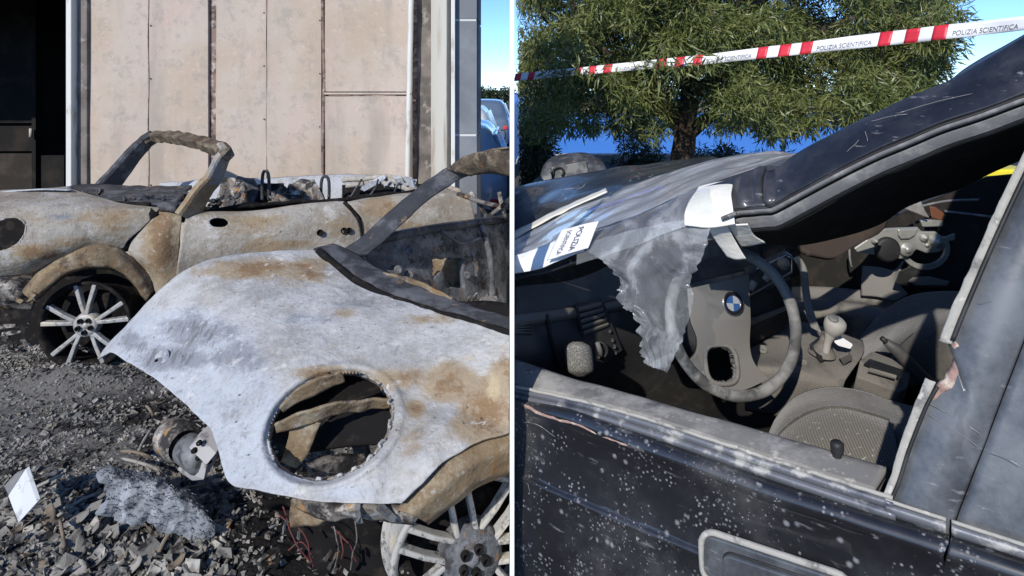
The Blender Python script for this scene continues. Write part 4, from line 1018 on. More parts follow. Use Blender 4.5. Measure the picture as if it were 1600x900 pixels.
for px, py, Y, w, h in ((415, 300, 4.2, 5, 34), (508, 302, 4.45, 6, 27)):
    mb = MB(); tube(mb, cr(pl([(px - w, py + 12, Y), (px - w, py - h*.6, Y), (px - w*.5, py - h*.95, Y), (px + w*.5, py - h*.95, Y), (px + w, py - h*.6, Y), (px + w, py + 12, Y)]), 24), .011, 7); obj('roll_hoop', mb, mt['char'], rc)
for k, pts in enumerate(([(535, 282, 4.5), (590, 278, 4.5), (650, 292, 4.4)], [(540, 290, 4.45), (590, 284, 4.45), (655, 300, 4.3)], [(545, 312, 4.3), (556, 295, 4.35), (566, 280, 4.45)], [(570, 315, 4.3), (585, 296, 4.35), (592, 282, 4.4)], [(610, 312, 4.25), (618, 296, 4.3), (624, 286, 4.35)], [(555, 284, 4.7), (600, 276, 4.7), (640, 284, 4.7)], [(640, 300, 4.3), (690, 290, 4.35), (720, 300, 4.3)])):
    mb = MB(); tube(mb, rumple([cr(pl(pts), 14)], .012, 15, 30 + k)[0], .018 if k in (0, 1, 5, 6) else .009, 6, flat=.6); obj('roof_bar', mb, mt['tan'] if k in (0, 1, 5, 6) else mt['char'], rc, wear=blob_mask([]))
mb = MB(); g2 = loft([pl([(535, 290, 4.75), (660, 288, 4.7)]), pl([(535, 330, 4.6), (660, 330, 4.6)])], 12, 6, lin, lin); obj('rear_well', gridmesh(g2), mt['soot'], rc, solid=.02)
scrap('cabin_scrap', rc, 300, 310, 3.9, 26, 8, mt['char'], 12, 18); scrap('cabin_scrap', rc, 350, 314, 4.1, 26, 8, mt['char'], 13, 18); scrap('cabin_scrap', rc, 460, 308, 4.2, 40, 7, mt['junk'], 14, 24); scrap('cabin_scrap', rc, 610, 288, 4.4, 40, 4, mt['tan'], 15, 16)
# front structure under the wing, liner, wheel
rows = [pl([(-12, 432, 3.3), (30, 432, 3.3), (60, 440, 3.35)]), pl([(-12, 455, 3.2), (20, 455, 3.2), (50, 462, 3.25)]), pl([(-12, 480, 3.3), (20, 482, 3.3), (50, 482, 3.3)])]
obj('bumper_beam', gridmesh(rumple(loft(rows, 20, 16), .03, 9, 20)), mt['junk'], rc, solid=.02)
scrap('front_scrap', rc, 25, 520, 3.2, 26, 30, mt['junk'], 21, 20); scrap('front_scrap', rc, 30, 470, 3.15, 24, 10, mt['rust'], 22, 10)
mb = MB(); prism(mb, [P(-20, 425, 3.62), P(290, 400, 3.62), P(290, 590, 3.62), P(-20, 590, 3.62)], (0, .03, 0)); obj('inner_wing', mb, mt['soot'], rc)
scrap('suspension', rc, 200, 470, 3.5, 22, 30, mt['char'], 23, 14)
wheel(rc, P(131, 510, 3.26), Vector((.12, -.99, .03)).normalized(), .226, (mt['soot'], mt['alloy'], mt['soot'], mt['alloy']), twist=1.588, pair=.22, hubr=.22, depth=.18, sw=1.05)

# ------------------------------------------------------------------ ash, debris and loose pieces round the burnt cars
rng = np.random.default_rng(11)
def ash_h(x, y): return 0.03 * mnoise.noise(Vector((x*2.2, y*2.2, 1))) + 0.02 * mnoise.noise(Vector((x*7, y*7, 3))) + 0.012 * mnoise.noise(Vector((x*19, y*19, 5))) + 0.05 + 0.10 * math.exp(-((x + 2.15)/.35)**2 - ((y - 3.12)/.12)**2)
g = []
for y in np.linspace(1.35, 4.9, 150):
    g.append([Vector((x, y, ash_h(x, y) - 0.05 * max(0, (y - 4.3) / .6) - .05 * max(0, (1.6 - y)/.25))) for x in np.linspace(-3.9, -0.012, 170)])
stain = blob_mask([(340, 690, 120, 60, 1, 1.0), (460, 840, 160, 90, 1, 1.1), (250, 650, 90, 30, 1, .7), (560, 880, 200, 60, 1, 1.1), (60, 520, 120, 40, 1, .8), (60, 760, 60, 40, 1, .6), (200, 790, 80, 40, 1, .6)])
o = obj('ash_bed', gridmesh(g), mt['ash'], wear=stain); o['kind'] = 'stuff'; o['label'] = 'uneven bed of grey ash and soot under the burnt cars'
V = []; F = []
def chunk(c, s, kind):
    o = len(V)
    A = Matrix.Rotation(random.uniform(0, 6.28), 3, 'Z') @ Matrix.Rotation(random.uniform(-.8, .8), 3, 'X') @ Matrix.Rotation(random.uniform(-.8, .8), 3, 'Y')
    if kind == 0:     # lump
        pts = [(x*random.uniform(.6, 1.2), y*random.uniform(.5, 1.1), z*random.uniform(.35, .8)) for z in (-1, 1) for y in (-1, 1) for x in (-1, 1)]
        fs = [(0,2,3,1), (4,5,7,6), (0,1,5,4), (2,6,7,3), (0,4,6,2), (1,3,7,5)]
    elif kind == 1:   # curled flake
        pts = []; cv = random.uniform(.1, .8)
        for j in range(2):
            for i in range(4):
                for e in (0, .06):
                    u = (i/3 - .5)*2; v = (j - .5)*random.uniform(.8, 1.5)
                    pts.append((u, v, cv*u*u + e + random.uniform(-.12, .12)))
        fs = []
        for i in range(3):
            a = i*2; b = a+2; d = 8
            fs += [(a, b, b+d, a+d), (a+1, a+1+d, b+1+d, b+1), (a, a+1, b+1, b), (a+d, b+d, b+1+d, a+1+d)]
    else:             # splinter
        pts = [(x*2.6, y*.22*random.uniform(.6, 1.4), z*.18) for z in (-1, 1) for y in (-1, 1) for x in (-1, 1)]
        fs = [(0,2,3,1), (4,5,7,6), (0,1,5,4), (2,6,7,3), (0,4,6,2), (1,3,7,5)]
    for p in pts:
        V.append(tuple(Vector(c) + A @ (Vector(p)*s)))
    F.extend(tuple(i + o for i in f) for f in fs)
random.seed(21)
n = 0
while n < 20000:
    y = random.uniform(1.75, 4.3); x = random.uniform(-3.6, -0.03)
    px = 800 + 1000*x/y
    if px < -20: continue
    pyy = HOR + FOC*CZ/y
    if px > 400 and random.random() < .5: continue
    if stain(Vector((x, y, 0)))[1] > .45 and random.random() < .5: continue
    d = mnoise.noise(Vector((x*2.5, y*2.5, 9)))
    if d < -.15 and random.random() < .6: continue
    near = y < 2.35 and px < 360
    s = (random.uniform(.003, .008) if not near else random.uniform(.005, .018)) * (1.7 if random.random() < .07 else 1)
    chunk((x, y, ash_h(x, y) + s*.3), s, random.choice((0, 0, 1, 1, 1, 2) if near else (0, 0, 0, 1, 2)))
    n += 1
me = bpy.data.meshes.new('debris'); me.from_pydata(V, [], F); me.materials.append(mt['flake'])
o = bpy.data.objects.new('debris', me); COL.objects.link(o); o['kind'] = 'stuff'; o['label'] = 'scattered ash flakes, chips and splinters on the ground'
# larger curled fragments in the foreground, each one an object
def flake_mesh(seed, L):
    rnd = random.Random(seed); g = []
    cv, tw = rnd.uniform(.2, .9), rnd.uniform(-.8, .8)
    for j in range(5):
        r = []
        for i in range(8):
            u, v = i/7*2 - 1, j/4*2 - 1
            w = (1 - .5*abs(u)**2.5) * rnd.uniform(.8, 1.1)
            r.append(Vector((u*L, v*w*L*.45, L*(cv*u*u*.5 + tw*u*v*.3 + .12*mnoise.noise(Vector((u*2, v*2, seed)))))))
        g.append(r)
    return g
random.seed(5)
fm = [M('pale_ash_scrap', (0.30, 0.285, 0.255), .95, 0, [dict(col=(.16, .15, .14), s=30, lo=.5, hi=.62)], bump=[(90, .6, .004)], spec=.1), M('brown_scrap', (0.20, 0.16, 0.12), .9, 0, [dict(col=(.10, .085, .07), s=25, lo=.5, hi=.62)], bump=[(90, .6, .004)], spec=.1), M('grey_scrap', (0.14, 0.14, 0.145), .9, 0, [dict(col=(.06, .06, .06), s=25, lo=.5, hi=.62)], bump=[(90, .6, .004)], spec=.1), mt['flake']]
k = 0
while k < 70:
    px, py = random.uniform(5, 350), random.uniform(795, 892)
    if k > 45: px, py = random.uniform(5, 380), random.uniform(600, 890)
    y = (CZ - .07) * 1000 / (py - HOR)
    L = random.uniform(.018, .045) if k <= 45 else random.uniform(.012, .028)
    A = Matrix.Rotation(random.uniform(0, 6.28), 3, 'Z') @ Matrix.Rotation(random.uniform(-.5, .7), 3, 'X') @ Matrix.Rotation(random.uniform(-.5, .5), 3, 'Y')
    gg = flake_mesh(k, L); c = P(px, py, y)
    c.z = ash_h(c.x, c.y) + L*.35
    mb = gridmesh([[c + A @ v for v in r] for r in gg])
    tag(obj('charred_fragment', mb, random.choice(fm), solid=.003), 'curled burnt fragment lying in the ash in the left foreground', 'debris', 'burnt fragments in the ash')
    k += 1
random.seed(6)
for k in range(14):
    px, py = random.uniform(10, 330), random.uniform(640, 885); y = (CZ - .08)*1000/(py - HOR); c = P(px, py, y); a = random.uniform(0, 3.14); L = random.uniform(.04, .09)
    mb = MB(); tube(mb, cr([c + Vector((-L*math.cos(a), -L*math.sin(a), -.005)), c + Vector((0, 0, .012)), c + Vector((L*math.cos(a), L*math.sin(a), .004 + random.uniform(0, .03)))], 8), [.006]*7 + [.003], 6)
    tag(obj('pale_stick', mb, fm[0] if k % 2 else fm[1]), 'thin pale stick lying on the ash beside the burnt cars', 'stick', 'sticks in the ash')
# white folded panel at the far left
fp = thing('folded_panel', 'white folded scrap of board standing in the ash at the left edge', 'scrap', P(35, 815, 2.08))
mb = MB(); prism(mb, [P(12, 775, 2.05), P(40, 732, 2.10), P(58, 785, 2.02), P(28, 818, 1.98)], (.004, .012, .004)); obj('front_face', mb, M('smoked_white_board', (.55, .57, .58), .8, 0, [dict(col=(.30, .30, .29), s=14, lo=.5, hi=.62, d=7), dict(col=(.10, .10, .10), s=40, lo=.62, hi=.7)], bump=[(40, .4, .004)]), fp, bevel=.003)
mb = MB(); prism(mb, [P(6, 760, 2.16), P(22, 742, 2.20), P(40, 735, 2.12), P(14, 776, 2.07)], (.004, .012, .004)); obj('side_face', mb, mt['greyp'], fp, bevel=.003)
# burnt bundle of grey fibres
bun = thing('fibre_bundle', 'grey burnt bundle of frayed fibres lying on the ash', 'fibre bundle', P(245, 830, 2.1))
gm = M('grey_fibre', (0.20, 0.215, 0.235), .8, 0, [dict(col=(.32, .345, .37), s=24, lo=.48, hi=.64, st=(1, 1, .3)), dict(col=(.10, .108, .12), s=14, lo=.50, hi=.64)], bump=[(60, .8, .01)], spec=.3)
rows = []
for (px, w, h, py) in ((158, 6, 30, 770), (172, 16, 44, 770), (205, 22, 48, 778), (245, 22, 48, 785), (285, 20, 42, 800), (318, 12, 30, 815), (328, 4, 16, 820)):
    r = []
    for a in np.linspace(-.3, math.pi + .3, 22):
        r.append(P(px - 0 + 8*math.sin(a*3), py + 20 - math.sin(a)*(h + 14) + 0, 2.12 - math.cos(a)*.10))
    rows.append(r)
g = loft(rows, 40, 60); rumple(g, .016, 26, 31); rumple(g, .008, 60, 32)
obj('bundle_core', gridmesh(g), gm, bun)
rf = random.Random(3); mb = MB()
ctr = P(240, 800, 2.2)
for k in range(1500):
    r = rf.choice(g[2:-2]); p = rf.choice(r[2:-2])
    d = ((p - ctr).normalized()*.8 + Vector((rf.uniform(-.35, .35), rf.uniform(-.5, .1), rf.uniform(-.1, .5)))).normalized() * rf.uniform(.006, .024)
    tube(mb, [p, p + d*.55 + Vector((rf.uniform(-.004, .004), 0, .002)), p + d + Vector((rf.uniform(-.006, .006), 0, -.006))], [.0013, .0010, .0004], 3, caps=False)
o = obj('frayed_fibres', mb, gm, bun); o['kind'] = 'stuff'
# starter motor lying under the bonnet
sm = thing('starter_motor', 'scorched starter motor lying under the front edge of the ash white bonnet', 'car part', P(300, 745, 2.2))
ax = (P(345, 735, 2.02) - P(262, 672, 2.25)).normalized()
mb = MB(); lathe(mb, [(.001, -.02), (.055, -.02), (.062, .0), (.062, .07), (.055, .085), (.05, .09)], P(268, 682, 2.22), ax, 26); obj('casing', mb, mt['junk'], sm)
mb = MB(); lathe(mb, [(.045, 0), (.05, .005), (.05, .10), (.035, .115), (.02, .12), (.001, .12)], P(292, 700, 2.16), ax, 22); obj('solenoid', mb, mt['alloyd'], sm)
pa = M('pale_cast_alloy', (.34, .33, .33), .6, .1, [dict(col=(.16, .15, .15), s=20, lo=.5, hi=.65)], bump=[(60, .3, .004)])
mb = MB(); prism(mb, [P(294, 700, 2.06), P(312, 683, 2.08), P(338, 708, 2.04), P(322, 728, 2.02)], (.01, .05, .02)); obj('end_plate', mb, pa, sm, bevel=.004)
for px, py in ((310, 693), (302, 705), (309, 716), (325, 722)):
    mb = MB(); lathe(mb, [(.001, .001), (.008, .001), (.009, -.01)], P(px, py, 2.045), (0, -1, .2), 12); obj('bolt_hole', mb, mt['soot'], sm)
mb = MB(); prism(mb, [P(276, 735, 2.14), P(300, 708, 2.12), P(322, 730, 2.06), P(318, 750, 2.05), P(300, 752, 2.1)], (.01, .06, .02)); obj('bracket', mb, pa, sm, bevel=.004)
# scorched wires
random.seed(9)
rw = M('red_scorched_wire', (.14, .03, .028), .7, 0, [dict(col=(.08, .05, .045), s=40, lo=.5, hi=.6)])
for k, pts in enumerate(([(430, 800, 1.72), (470, 830, 1.72), (480, 860, 1.72), (492, 888, 1.75)], [(440, 790, 1.74), (460, 845, 1.73), (487, 880, 1.74)], [(520, 822, 1.66), (545, 850, 1.66), (556, 880, 1.68)], [(528, 830, 1.66), (535, 862, 1.66), (532, 892, 1.7)], [(556, 800, 1.62), (558, 830, 1.62), (548, 892, 1.66)], [(450, 860, 1.75), (470, 850, 1.74), (490, 872, 1.74)], [(518, 808, 1.6), (530, 850, 1.62), (520, 890, 1.66)])):
    mb = MB(); tube(mb, rumple([cr(pl(pts), 24)], .008, 20, 50 + k)[0], .0020, 5); tag(obj('scorched_wire', mb, rw if k not in (4, 6) else mt['junk']), 'scorched wire hanging under the ash white bonnet beside the front wheel', 'wire', 'wires hanging under the bonnet')
scr = thing('metal_scrap', 'heap of scorched metal scrap under the ash white bonnet', 'scrap', P(420, 860, 1.9))
for k, (px, py, Y, sx, sy, m) in enumerate(((420, 870, 1.85, 26, 14, 'junk'), (440, 840, 1.85, 30, 24, 'alloyd'), (500, 880, 1.8, 30, 12, 'junk'), (360, 820, 2.0, 24, 20, 'junk'))):
    scrap('scrap_piece', scr, px, py, Y, sx, sy, mt[m], 60 + k, 9)

# ------------------------------------------------------------------ the black car
SIDE = 'R'
bc = thing('black_car', 'dusty black car with taped broken windscreen and open driver window', 'car', (0.75, 1.7, 0))
def sp(rows, a): return [S(x, y, a) for x, y in rows]
INN = [(804, 565), (893, 595), (978, 618), (1049, 639), (1197, 681), (1384, 736)]
OUT = [(804, 604), (907, 626), (1000, 651), (1100, 683), (1197, 715), (1367, 769)]
STR = [(800, 622), (900, 645), (1000, 677), (1100, 711), (1197, 745), (1290, 776), (1367, 803), (1482, 838)]
CRE = [(800, 632), (850, 645), (987, 697), (1100, 736), (1197, 773), (1290, 803), (1360, 828), (1474, 866)]
LOW = [(800, 738), (880, 775), (967, 813), (1100, 866), (1197, 902), (1290, 935), (1360, 962), (1455, 1000)]
# door skin under the belt
rows = [sp(STR, .0), sp([(x, y + (c[1] - y)*.4) for (x, y), c in zip(STR, CRE)], -.018), sp(CRE, -.028), sp([(x, y + 9) for x, y in CRE], -.022), sp([(x, (y*2 + l[1])/3 + 4) for (x, y), l in zip(CRE, LOW)], -.018), sp([(x, y - 5) for x, y in LOW], -.030), sp(LOW, -.038), sp([(x, y + 6) for x, y in LOW], -.034)]
last = rows[-1]
rows += [[p + Vector((0, 0, -.12)) + BA*-.004 for p in last], [Vector((p.x, p.y, .28)) + BA*.05 for p in last]]
dr = obj('door', gridmesh(rumple(loft(rows, 120, 90), .0016, 7, 40)), mt['paint'], bc, solid=.006)
# dusty window sill, weather strips, lower moulding edge
rows = [sp(INN, .075), sp([(x, y + 3) for x, y in INN], .06), sp(OUT, .012)]
# resample so that the sill follows both edges
obj('window_sill', gridmesh(rumple(loft(rows, 80, 14), .0012, 18, 41)), mt['trim'], dr, solid=.012)
rows = [sp(INN, .078), [p + Vector((0, 0, -.10)) for p in sp(INN, .085)], [p + Vector((0, 0, -.5)) for p in sp(INN, .10)]]
obj('inner_door_panel', gridmesh(loft(rows, 40, 12)), mt['dash'], dr, solid=.01)
def mid(A, Bq, t, n=40):
    a, b = cr([Vector((x, y, 0)) for x, y in A], n), cr([Vector((x, y, 0)) for x, y in Bq], n)
    return [(p.x + (q_.x - p.x)*t, p.y + (q_.y - p.y)*t) for p, q_ in zip(a, b)]
OUT2 = [(804, 604), (907, 626), (1000, 651), (1100, 683), (1197, 715), (1367, 769), (1395, 778)]
STR2 = [(804, 623), (900, 645), (1000, 677), (1100, 711), (1197, 745), (1367, 803), (1400, 813)]
rows = [sp(OUT2, .006), sp(mid(OUT2, STR2, .3), -.006), sp(mid(OUT2, STR2, .55), -.002), sp(mid(OUT2, STR2, .8), -.010), sp(STR2, -.004)]
obj('weather_strip', gridmesh(loft(rows, 80, 20)), mt['strip'], dr, solid=.006)
for A, r, m in ((OUT2, .0035, 'edge'), ([(x, y - 1) for x, y in STR[:-1]], .0032, 'edge')):
    mb = MB(); tube(mb, rumple([cr(sp(A, -.004), 80)], .0012, 60, 42)[0], r, 6); obj('strip_edge', mb, mt[m], dr)
mb = MB(); tube(mb, rumple([cr(sp([(815, 632), (850, 648), (900, 663), (960, 688), (985, 697)], -.029), 40)], .002, 70, 43)[0], [.001] + [.0034]*18 + [.0024]*20 + [.001], 6); obj('chipped_edge', mb, mt['pink'], dr)
# lock button
lb = S(1308, 722, .055)
mb = MB(); lathe(mb, [(.018, -.002), (.020, .002), (.016, .006), (.010, .005)], lb, (0, 0, 1), 20); obj('lock_grommet', mb, mt['seal'], dr)
mb = MB(); lathe(mb, [(.007, .0), (.007, .010), (.0095, .016), (.0105, .026), (.010, .031), (.007, .034), (.001, .035)], lb, (0, 0, 1), 20); obj('lock_button', mb, mt['rubber'], dr)
# door handle with chalky surround
def roundrect(x0, y0, x1, y1, sl, r, n=6):
    pts = []
    for cx, cy, a0 in ((x0 + r, y0 + r, math.pi), (x1 - r, y0 + r, 1.5*math.pi), (x1 - r, y1 - r, 0), (x0 + r, y1 - r, .5*math.pi)):
        for k in range(n):
            a = a0 + k/(n-1)*math.pi/2
            x = cx + r*math.cos(a); pts.append((x, cy + r*math.sin(a) + (x - x0)*sl))
    return pts
HN = (BA*-1)
hr = roundrect(1096, 826, 1330, 905, .33, 22)
mb = MB(); prism(mb, [S(x, y, -.036) for x, y in hr], BA*-.012); hd = obj('door_handle', mb, mt['framep'], dr, bevel=.004)
mb = MB(); tube(mb, rumple([[S(x, y, -.048) for x, y in hr[6:]] ], 0, 1)[0], .004, 6)
mb = MB(); tube(mb, [S(x, y, -.050) for x, y in hr] , [.0055]*12 + [.0045]*12, 6, closed=True); obj('handle_surround', mb, mt['edge'], hd)
hf = roundrect(1131, 860, 1345, 940, .33, 14)
mb = MB(); prism(mb, [S(x, y, -.048) for x, y in hf], BA*-.010); obj('handle_flap', mb, mt['framep'], hd, bevel=.003)
mb = MB(); tube(mb, [S(x, y, -.0485) for x, y in hf], .0022, 5, closed=True); obj('handle_gap', mb, mt['rubber'], hd)
# window frame of the door (wide black post) with its torn edge strip
SEAM = [(1481, 842), (1497, 795), (1515, 748), (1535, 697), (1558, 635), (1583, 570), (1612, 495), (1640, 425)]
EDGE = [(1386, 778), (1402, 735), (1417, 690), (1432, 655), (1450, 622), (1474, 598), (1494, 572), (1497, 548), (1486, 528), (1500, 500), (1524, 440), (1550, 380), (1580, 312), (1612, 240), (1640, 175)]
def sbl(pts, **k): return [SB(x, y, **k) for x, y in pts]
e = cr(sbl(EDGE), 70); s_ = cr(sbl([(x - 4, y) for x, y in SEAM]), 70)
g = []
for i in range(70):
    a, b = e[i], s_[i]
    g.append([a.lerp(b, t) + BA*(-.012*math.sin(math.pi*t)) for t in np.linspace(0, 1, 24)])
obj('window_frame', gridmesh(rumple(g, .0012, 9, 44)), mt['framep'], dr, solid=.014)
def edge_strip(pts, w0, w1, name, mat, parent, n=40, lift=-.016, th=.010):
    c = cr([Vector((x, y, 0)) for x, y in pts], n); g = [[], [], []]
    for i, p in enumerate(c):
        t = c[min(i+1, n-1)] - c[max(i-1, 0)]; t.normalize(); nx, ny = -t.y, t.x
        w = w0 + (w1 - w0)*i/(n-1) + 1.2*mnoise.noise(Vector((i*.35, w0, 0)))
        for k_, f in enumerate((-.5, 0, .5)):
            q_ = SB(p.x + nx*w*f, p.y + ny*w*f) + BA*(lift - (.002 if k_ == 1 else 0)); g[k_].append(q_)
    return obj(name, gridmesh(rumple(loft(g, n, 9), .0012, 60, 45)), mat, parent, solid=th*.5)
edge_strip([(1628, 196), (1590, 272), (1560, 335), (1533, 398), (1508, 455), (1488, 500), (1479, 530)], 10, 18, 'frame_strip', mt['edge'], dr)
edge_strip([(1456, 588), (1446, 612), (1430, 652), (1414, 694), (1402, 735), (1386, 772)], 16, 11, 'frame_strip', mt['edge'], dr)
mb = MB(); tube(mb, cr([SB(x, y) + BA*-.022 for x, y in [(1622, 228), (1585, 305), (1553, 375), (1527, 435), (1503, 492), (1490, 525)]], 40), .0035, 6); obj('frame_groove', mb, mt['rubber'], dr)
mb = MB(); tube(mb, cr([SB(x, y) + BA*-.021 for x, y in [(1467, 596), (1452, 622), (1436, 660), (1421, 700), (1408, 742), (1396, 770)]], 40), .003, 6); obj('frame_groove', mb, mt['rubber'], dr)
mb = MB(); tube(mb, rumple([cr([SB(x, y) + BA*-.008 for x, y in [(1486, 528), (1497, 540), (1502, 556), (1496, 574), (1482, 592), (1466, 606), (1458, 622)]], 30)], .003, 60, 46)[0], [.003, .005, .007, .008] + [.008]*20 + [.007, .006, .005, .004, .003, .002], 7, flat=.6); obj('torn_edge', mb, mt['pink'], dr)
# belt moulding under the post and rear panels beyond the seam
def belt(x0, x1, name, y_at, hh, a0, mat, parent):
    pts = [(x, y_at(x)) for x in np.linspace(x0, x1, 12)]
    rows = [sp(pts, a0 + .012), sp([(x, y + hh*.35) for x, y in pts], a0 - .004), sp([(x, y + hh*.7) for x, y in pts], a0 - .004), sp([(x, y + hh) for x, y in pts], a0 + .010)]
    return obj(name, gridmesh(loft(rows, 30, 10)), mat, parent, solid=.005)
ybelt = lambda x: 838 + (x - 1482)*.325 - 24
belt(1383, 1478, 'belt_moulding', ybelt, 22, -.004, mt['strip'], dr)
qp = None
rows = [sp([(x, ybelt(x) + 22 + (x > 1500)*0) for x in (1487, 1530, 1580, 1640)], .0), sp([(x, ybelt(x) + 34) for x in (1485, 1530, 1580, 1640)], -.018), sp([(x, ybelt(x) + 52) for x in (1480, 1530, 1580, 1640)], -.028), sp([(x, ybelt(x) + 64) for x in (1476, 1528, 1580, 1640)], -.020), sp([(x, ybelt(x) + 130) for x in (1462, 1520, 1580, 1640)], -.02)]
rows += [[Vector((p.x, p.y, .28)) + BA*.03 for p in rows[-1]]]
qp = obj('rear_panel', gridmesh(loft(rows, 40, 40)), mt['paint'], bc, solid=.006)
belt(1487, 1650, 'belt_moulding', ybelt, 22, -.004, mt['strip'], qp)
mb = MB(); tube(mb, cr(sp([(x, ybelt(x) - 1) for x in (1487, 1540, 1600, 1650)], -.004), 20), .0028, 6); obj('strip_edge', mb, mt['edge'], qp)
mb = MB(); tube(mb, cr(sp([(x, ybelt(x) - 1) for x in (1383, 1420, 1450, 1478)], -.004), 20), .0028, 6); obj('strip_edge', mb, mt['edge'], dr)
s2 = cr(sbl([(x + 4, y) for x, y in SEAM]), 40); g = []
for i, p in enumerate(s2):
    px, py = proj(p); g.append([SB(px + t, py + t*.33*min(1, max(0, (py-560)/280)), lean=.25) for t in np.linspace(0, 170, 12)])
obj('rear_window_frame', gridmesh(g), mt['framep'], qp, solid=.010)
mb = MB(); tube(mb, [p + BA*.012 for p in cr(sbl(SEAM), 40)], .008, 6); obj('door_seam', mb, mt['rubber'], qp)
mb = MB(); tube(mb, cr(sp([(1481, 842), (1477, 870), (1468, 900)], -.005), 12), .007, 6); obj('door_seam', mb, mt['rubber'], qp)

for nm, pts in enumerate(([(815, 659), (840, 664), (868, 683)], [(806, 741), (860, 765), (930, 800)], [(824, 752), (835, 800), (858, 878)])):
    mb = MB(); tube(mb, rumple([cr(sp(pts, -.034 if pts[0][1] < 730 else -.037), 24)], .0008, 60, 72 + nm)[0], [.0002] + [.0005]*22 + [.0002], 5); obj('scratch', mb, mt['trim'], dr)
for nm, pts in enumerate(([(1452, 622), (1500, 648), (1535, 672)], [(1452, 640), (1490, 662), (1530, 690)], [(1548, 698), (1575, 708), (1596, 720)], [(1530, 470), (1550, 466), (1570, 460)])):
    mb = MB(); tube(mb, rumple([cr([SB(x, y) + BA*-.018 for x, y in pts], 16)], .0008, 60, 82 + nm)[0], [.0002] + [.0005]*14 + [.0002], 5); obj('scratch', mb, mt['trim'], dr)
# windscreen pillar with its buckled fold, seals below it
UP = [(800, 402), (860, 385), (930, 362), (1000, 338), (1070, 306), (1120, 290), (1150, 282), (1172, 272), (1190, 264), (1200, 272), (1211, 271), (1243, 247), (1300, 215), (1367, 182), (1420, 157), (1490, 127), (1533, 103), (1600, 62), (1640, 38)]
LO = [(800, 438), (860, 425), (930, 402), (1000, 378), (1070, 352), (1120, 338), (1150, 327), (1172, 325), (1190, 323), (1200, 323), (1211, 319), (1250, 298), (1310, 266), (1367, 238), (1420, 216), (1467, 196), (1530, 175), (1600, 149), (1640, 136)]
def pz(x): return .11
up = cr([S(x, y, .16) for x, y in UP], 240); lo = cr([S(x, y, .10) for x, y in LO], 240)
g = []
for i in range(240):
    px = proj(up[i])[0]
    r = []
    for t in np.linspace(0, 1, 26):
        b = .007*math.sin(math.pi*t)
        p = up[i].lerp(lo[i], t)
        pxx = proj(p)[0]
        crk = .6*(-.022*math.exp(-((pxx - 1193)/5)**2) + .030*math.exp(-((pxx - 1205)/4)**2) - .018*math.exp(-((pxx - 1178)/8)**2) + .012*math.exp(-((pxx - 1165)/7)**2))
        r.append(p + BA*(-b - crk*min(1, (1 - t)*6)))
    g.append(r)
ap = obj('windscreen_pillar', gridmesh(rumple(g, .0018, 14, 47)), mt['paint2'], bc, solid=.012)
for nm, pts in enumerate(([(1320, 240), (1335, 226), (1342, 218)], [(1350, 232), (1355, 222), (1352, 205)], [(1400, 178), (1460, 160), (1520, 146)], [(1360, 190), (1390, 182), (1420, 178)], [(1300, 262), (1350, 240), (1390, 226)])):
    mb = MB(); tube(mb, rumple([cr([S(x, y, .108) for x, y in pts], 16)], .0008, 60, 92 + nm)[0], [.0002] + [.0005]*14 + [.0002], 5); obj('scratch', mb, mt['trim'], ap)
def offs(pts, d): return [(x + d*.35, y + d) for x, y in pts]
LOr = LO[4:]
def band(d0, d1, a0, a1, name, mat, src=LOr, bulge_=.006, n=70):
    rows = [[S(x, y, a0) for x, y in offs(src, d0)], [S(x, y, (a0 + a1)/2 - bulge_) for x, y in offs(src, (d0 + d1)/2)], [S(x, y, a1) for x, y in offs(src, d1)]]
    return obj(name, gridmesh(loft(rows, n, 9)), mat, ap, solid=.004)
band(0, 3, .10, .105, 'pillar_groove', mt['rubber'])
band(3, 9, .098, .101, 'pillar_seal', mt['seal'], bulge_=.003)
band(10, 15, .108, .112, 'pillar_groove', mt['rubber'], bulge_=-.004)
band(14, 31, .108, .116, 'inner_seal', mt['seal'], bulge_=.001)
band(32, 36, .118, .122, 'pillar_groove', mt['rubber'], bulge_=0)
# upper sliver of bent roof sheet
rows = [[S(x, y, .20) for x, y in ((1488, 127), (1505, 112), (1540, 90), (1570, 74), (1640, 34))], [S(x, y, .17) for x, y in ((1488, 129), (1510, 118), (1540, 100), (1570, 84), (1640, 42))]]
obj('bent_roof_sheet', gridmesh(loft(rows, 20, 4)), mt['framep'], bc, solid=.006)
# dark headlining sagging inside, roof skin over it
BOT = [(1156, 352), (1200, 372), (1235, 382), (1262, 380), (1300, 372), (1345, 360), (1380, 345), (1410, 324), (1442, 311), (1500, 293), (1550, 267), (1595, 246), (1640, 228)]
rows = [[S(x, y, .125) for x, y in offs(LOr, 34)], [S((x + b[0])/2, (y + b[1])/2, .32) for (x, y), b in zip([tuple(proj(p)) for p in cr([P(x, y, 1) for x, y in offs(LOr, 34)], 13)], BOT)], [S(x, y, .50) for x, y in BOT], [S(x, y - 12, .58) for x, y in BOT]]
obj('headlining', gridmesh(rumple(loft(rows, 60, 30), .004, 8, 48)), mt['carpet'], bc, solid=.008)
def car(sv, av, z): return B0 + BF*sv + BA*av + Vector((0, 0, z))
e_up, e_lo = up[-1], lo[-1]
sv0 = (Vector((e_up.x, e_up.y, 0)) - B0).dot(BF)
rows = []
for a in np.linspace(.17, 1.30, 9):
    cz_ = .03*math.sin((a - .17)/1.13*math.pi)
    rows.append([car(sv0 + .02, a, e_up.z + .5*cz_), car(sv0 - .4, a, e_up.z + .03 + cz_), car(sv0 - .9, a, e_up.z + .01 + cz_), car(sv0 - 1.15, a, e_up.z - .06 + cz_)])
obj('roof', gridmesh(loft(rows, 24, 20)), mt['paint2'], bc, solid=.01)
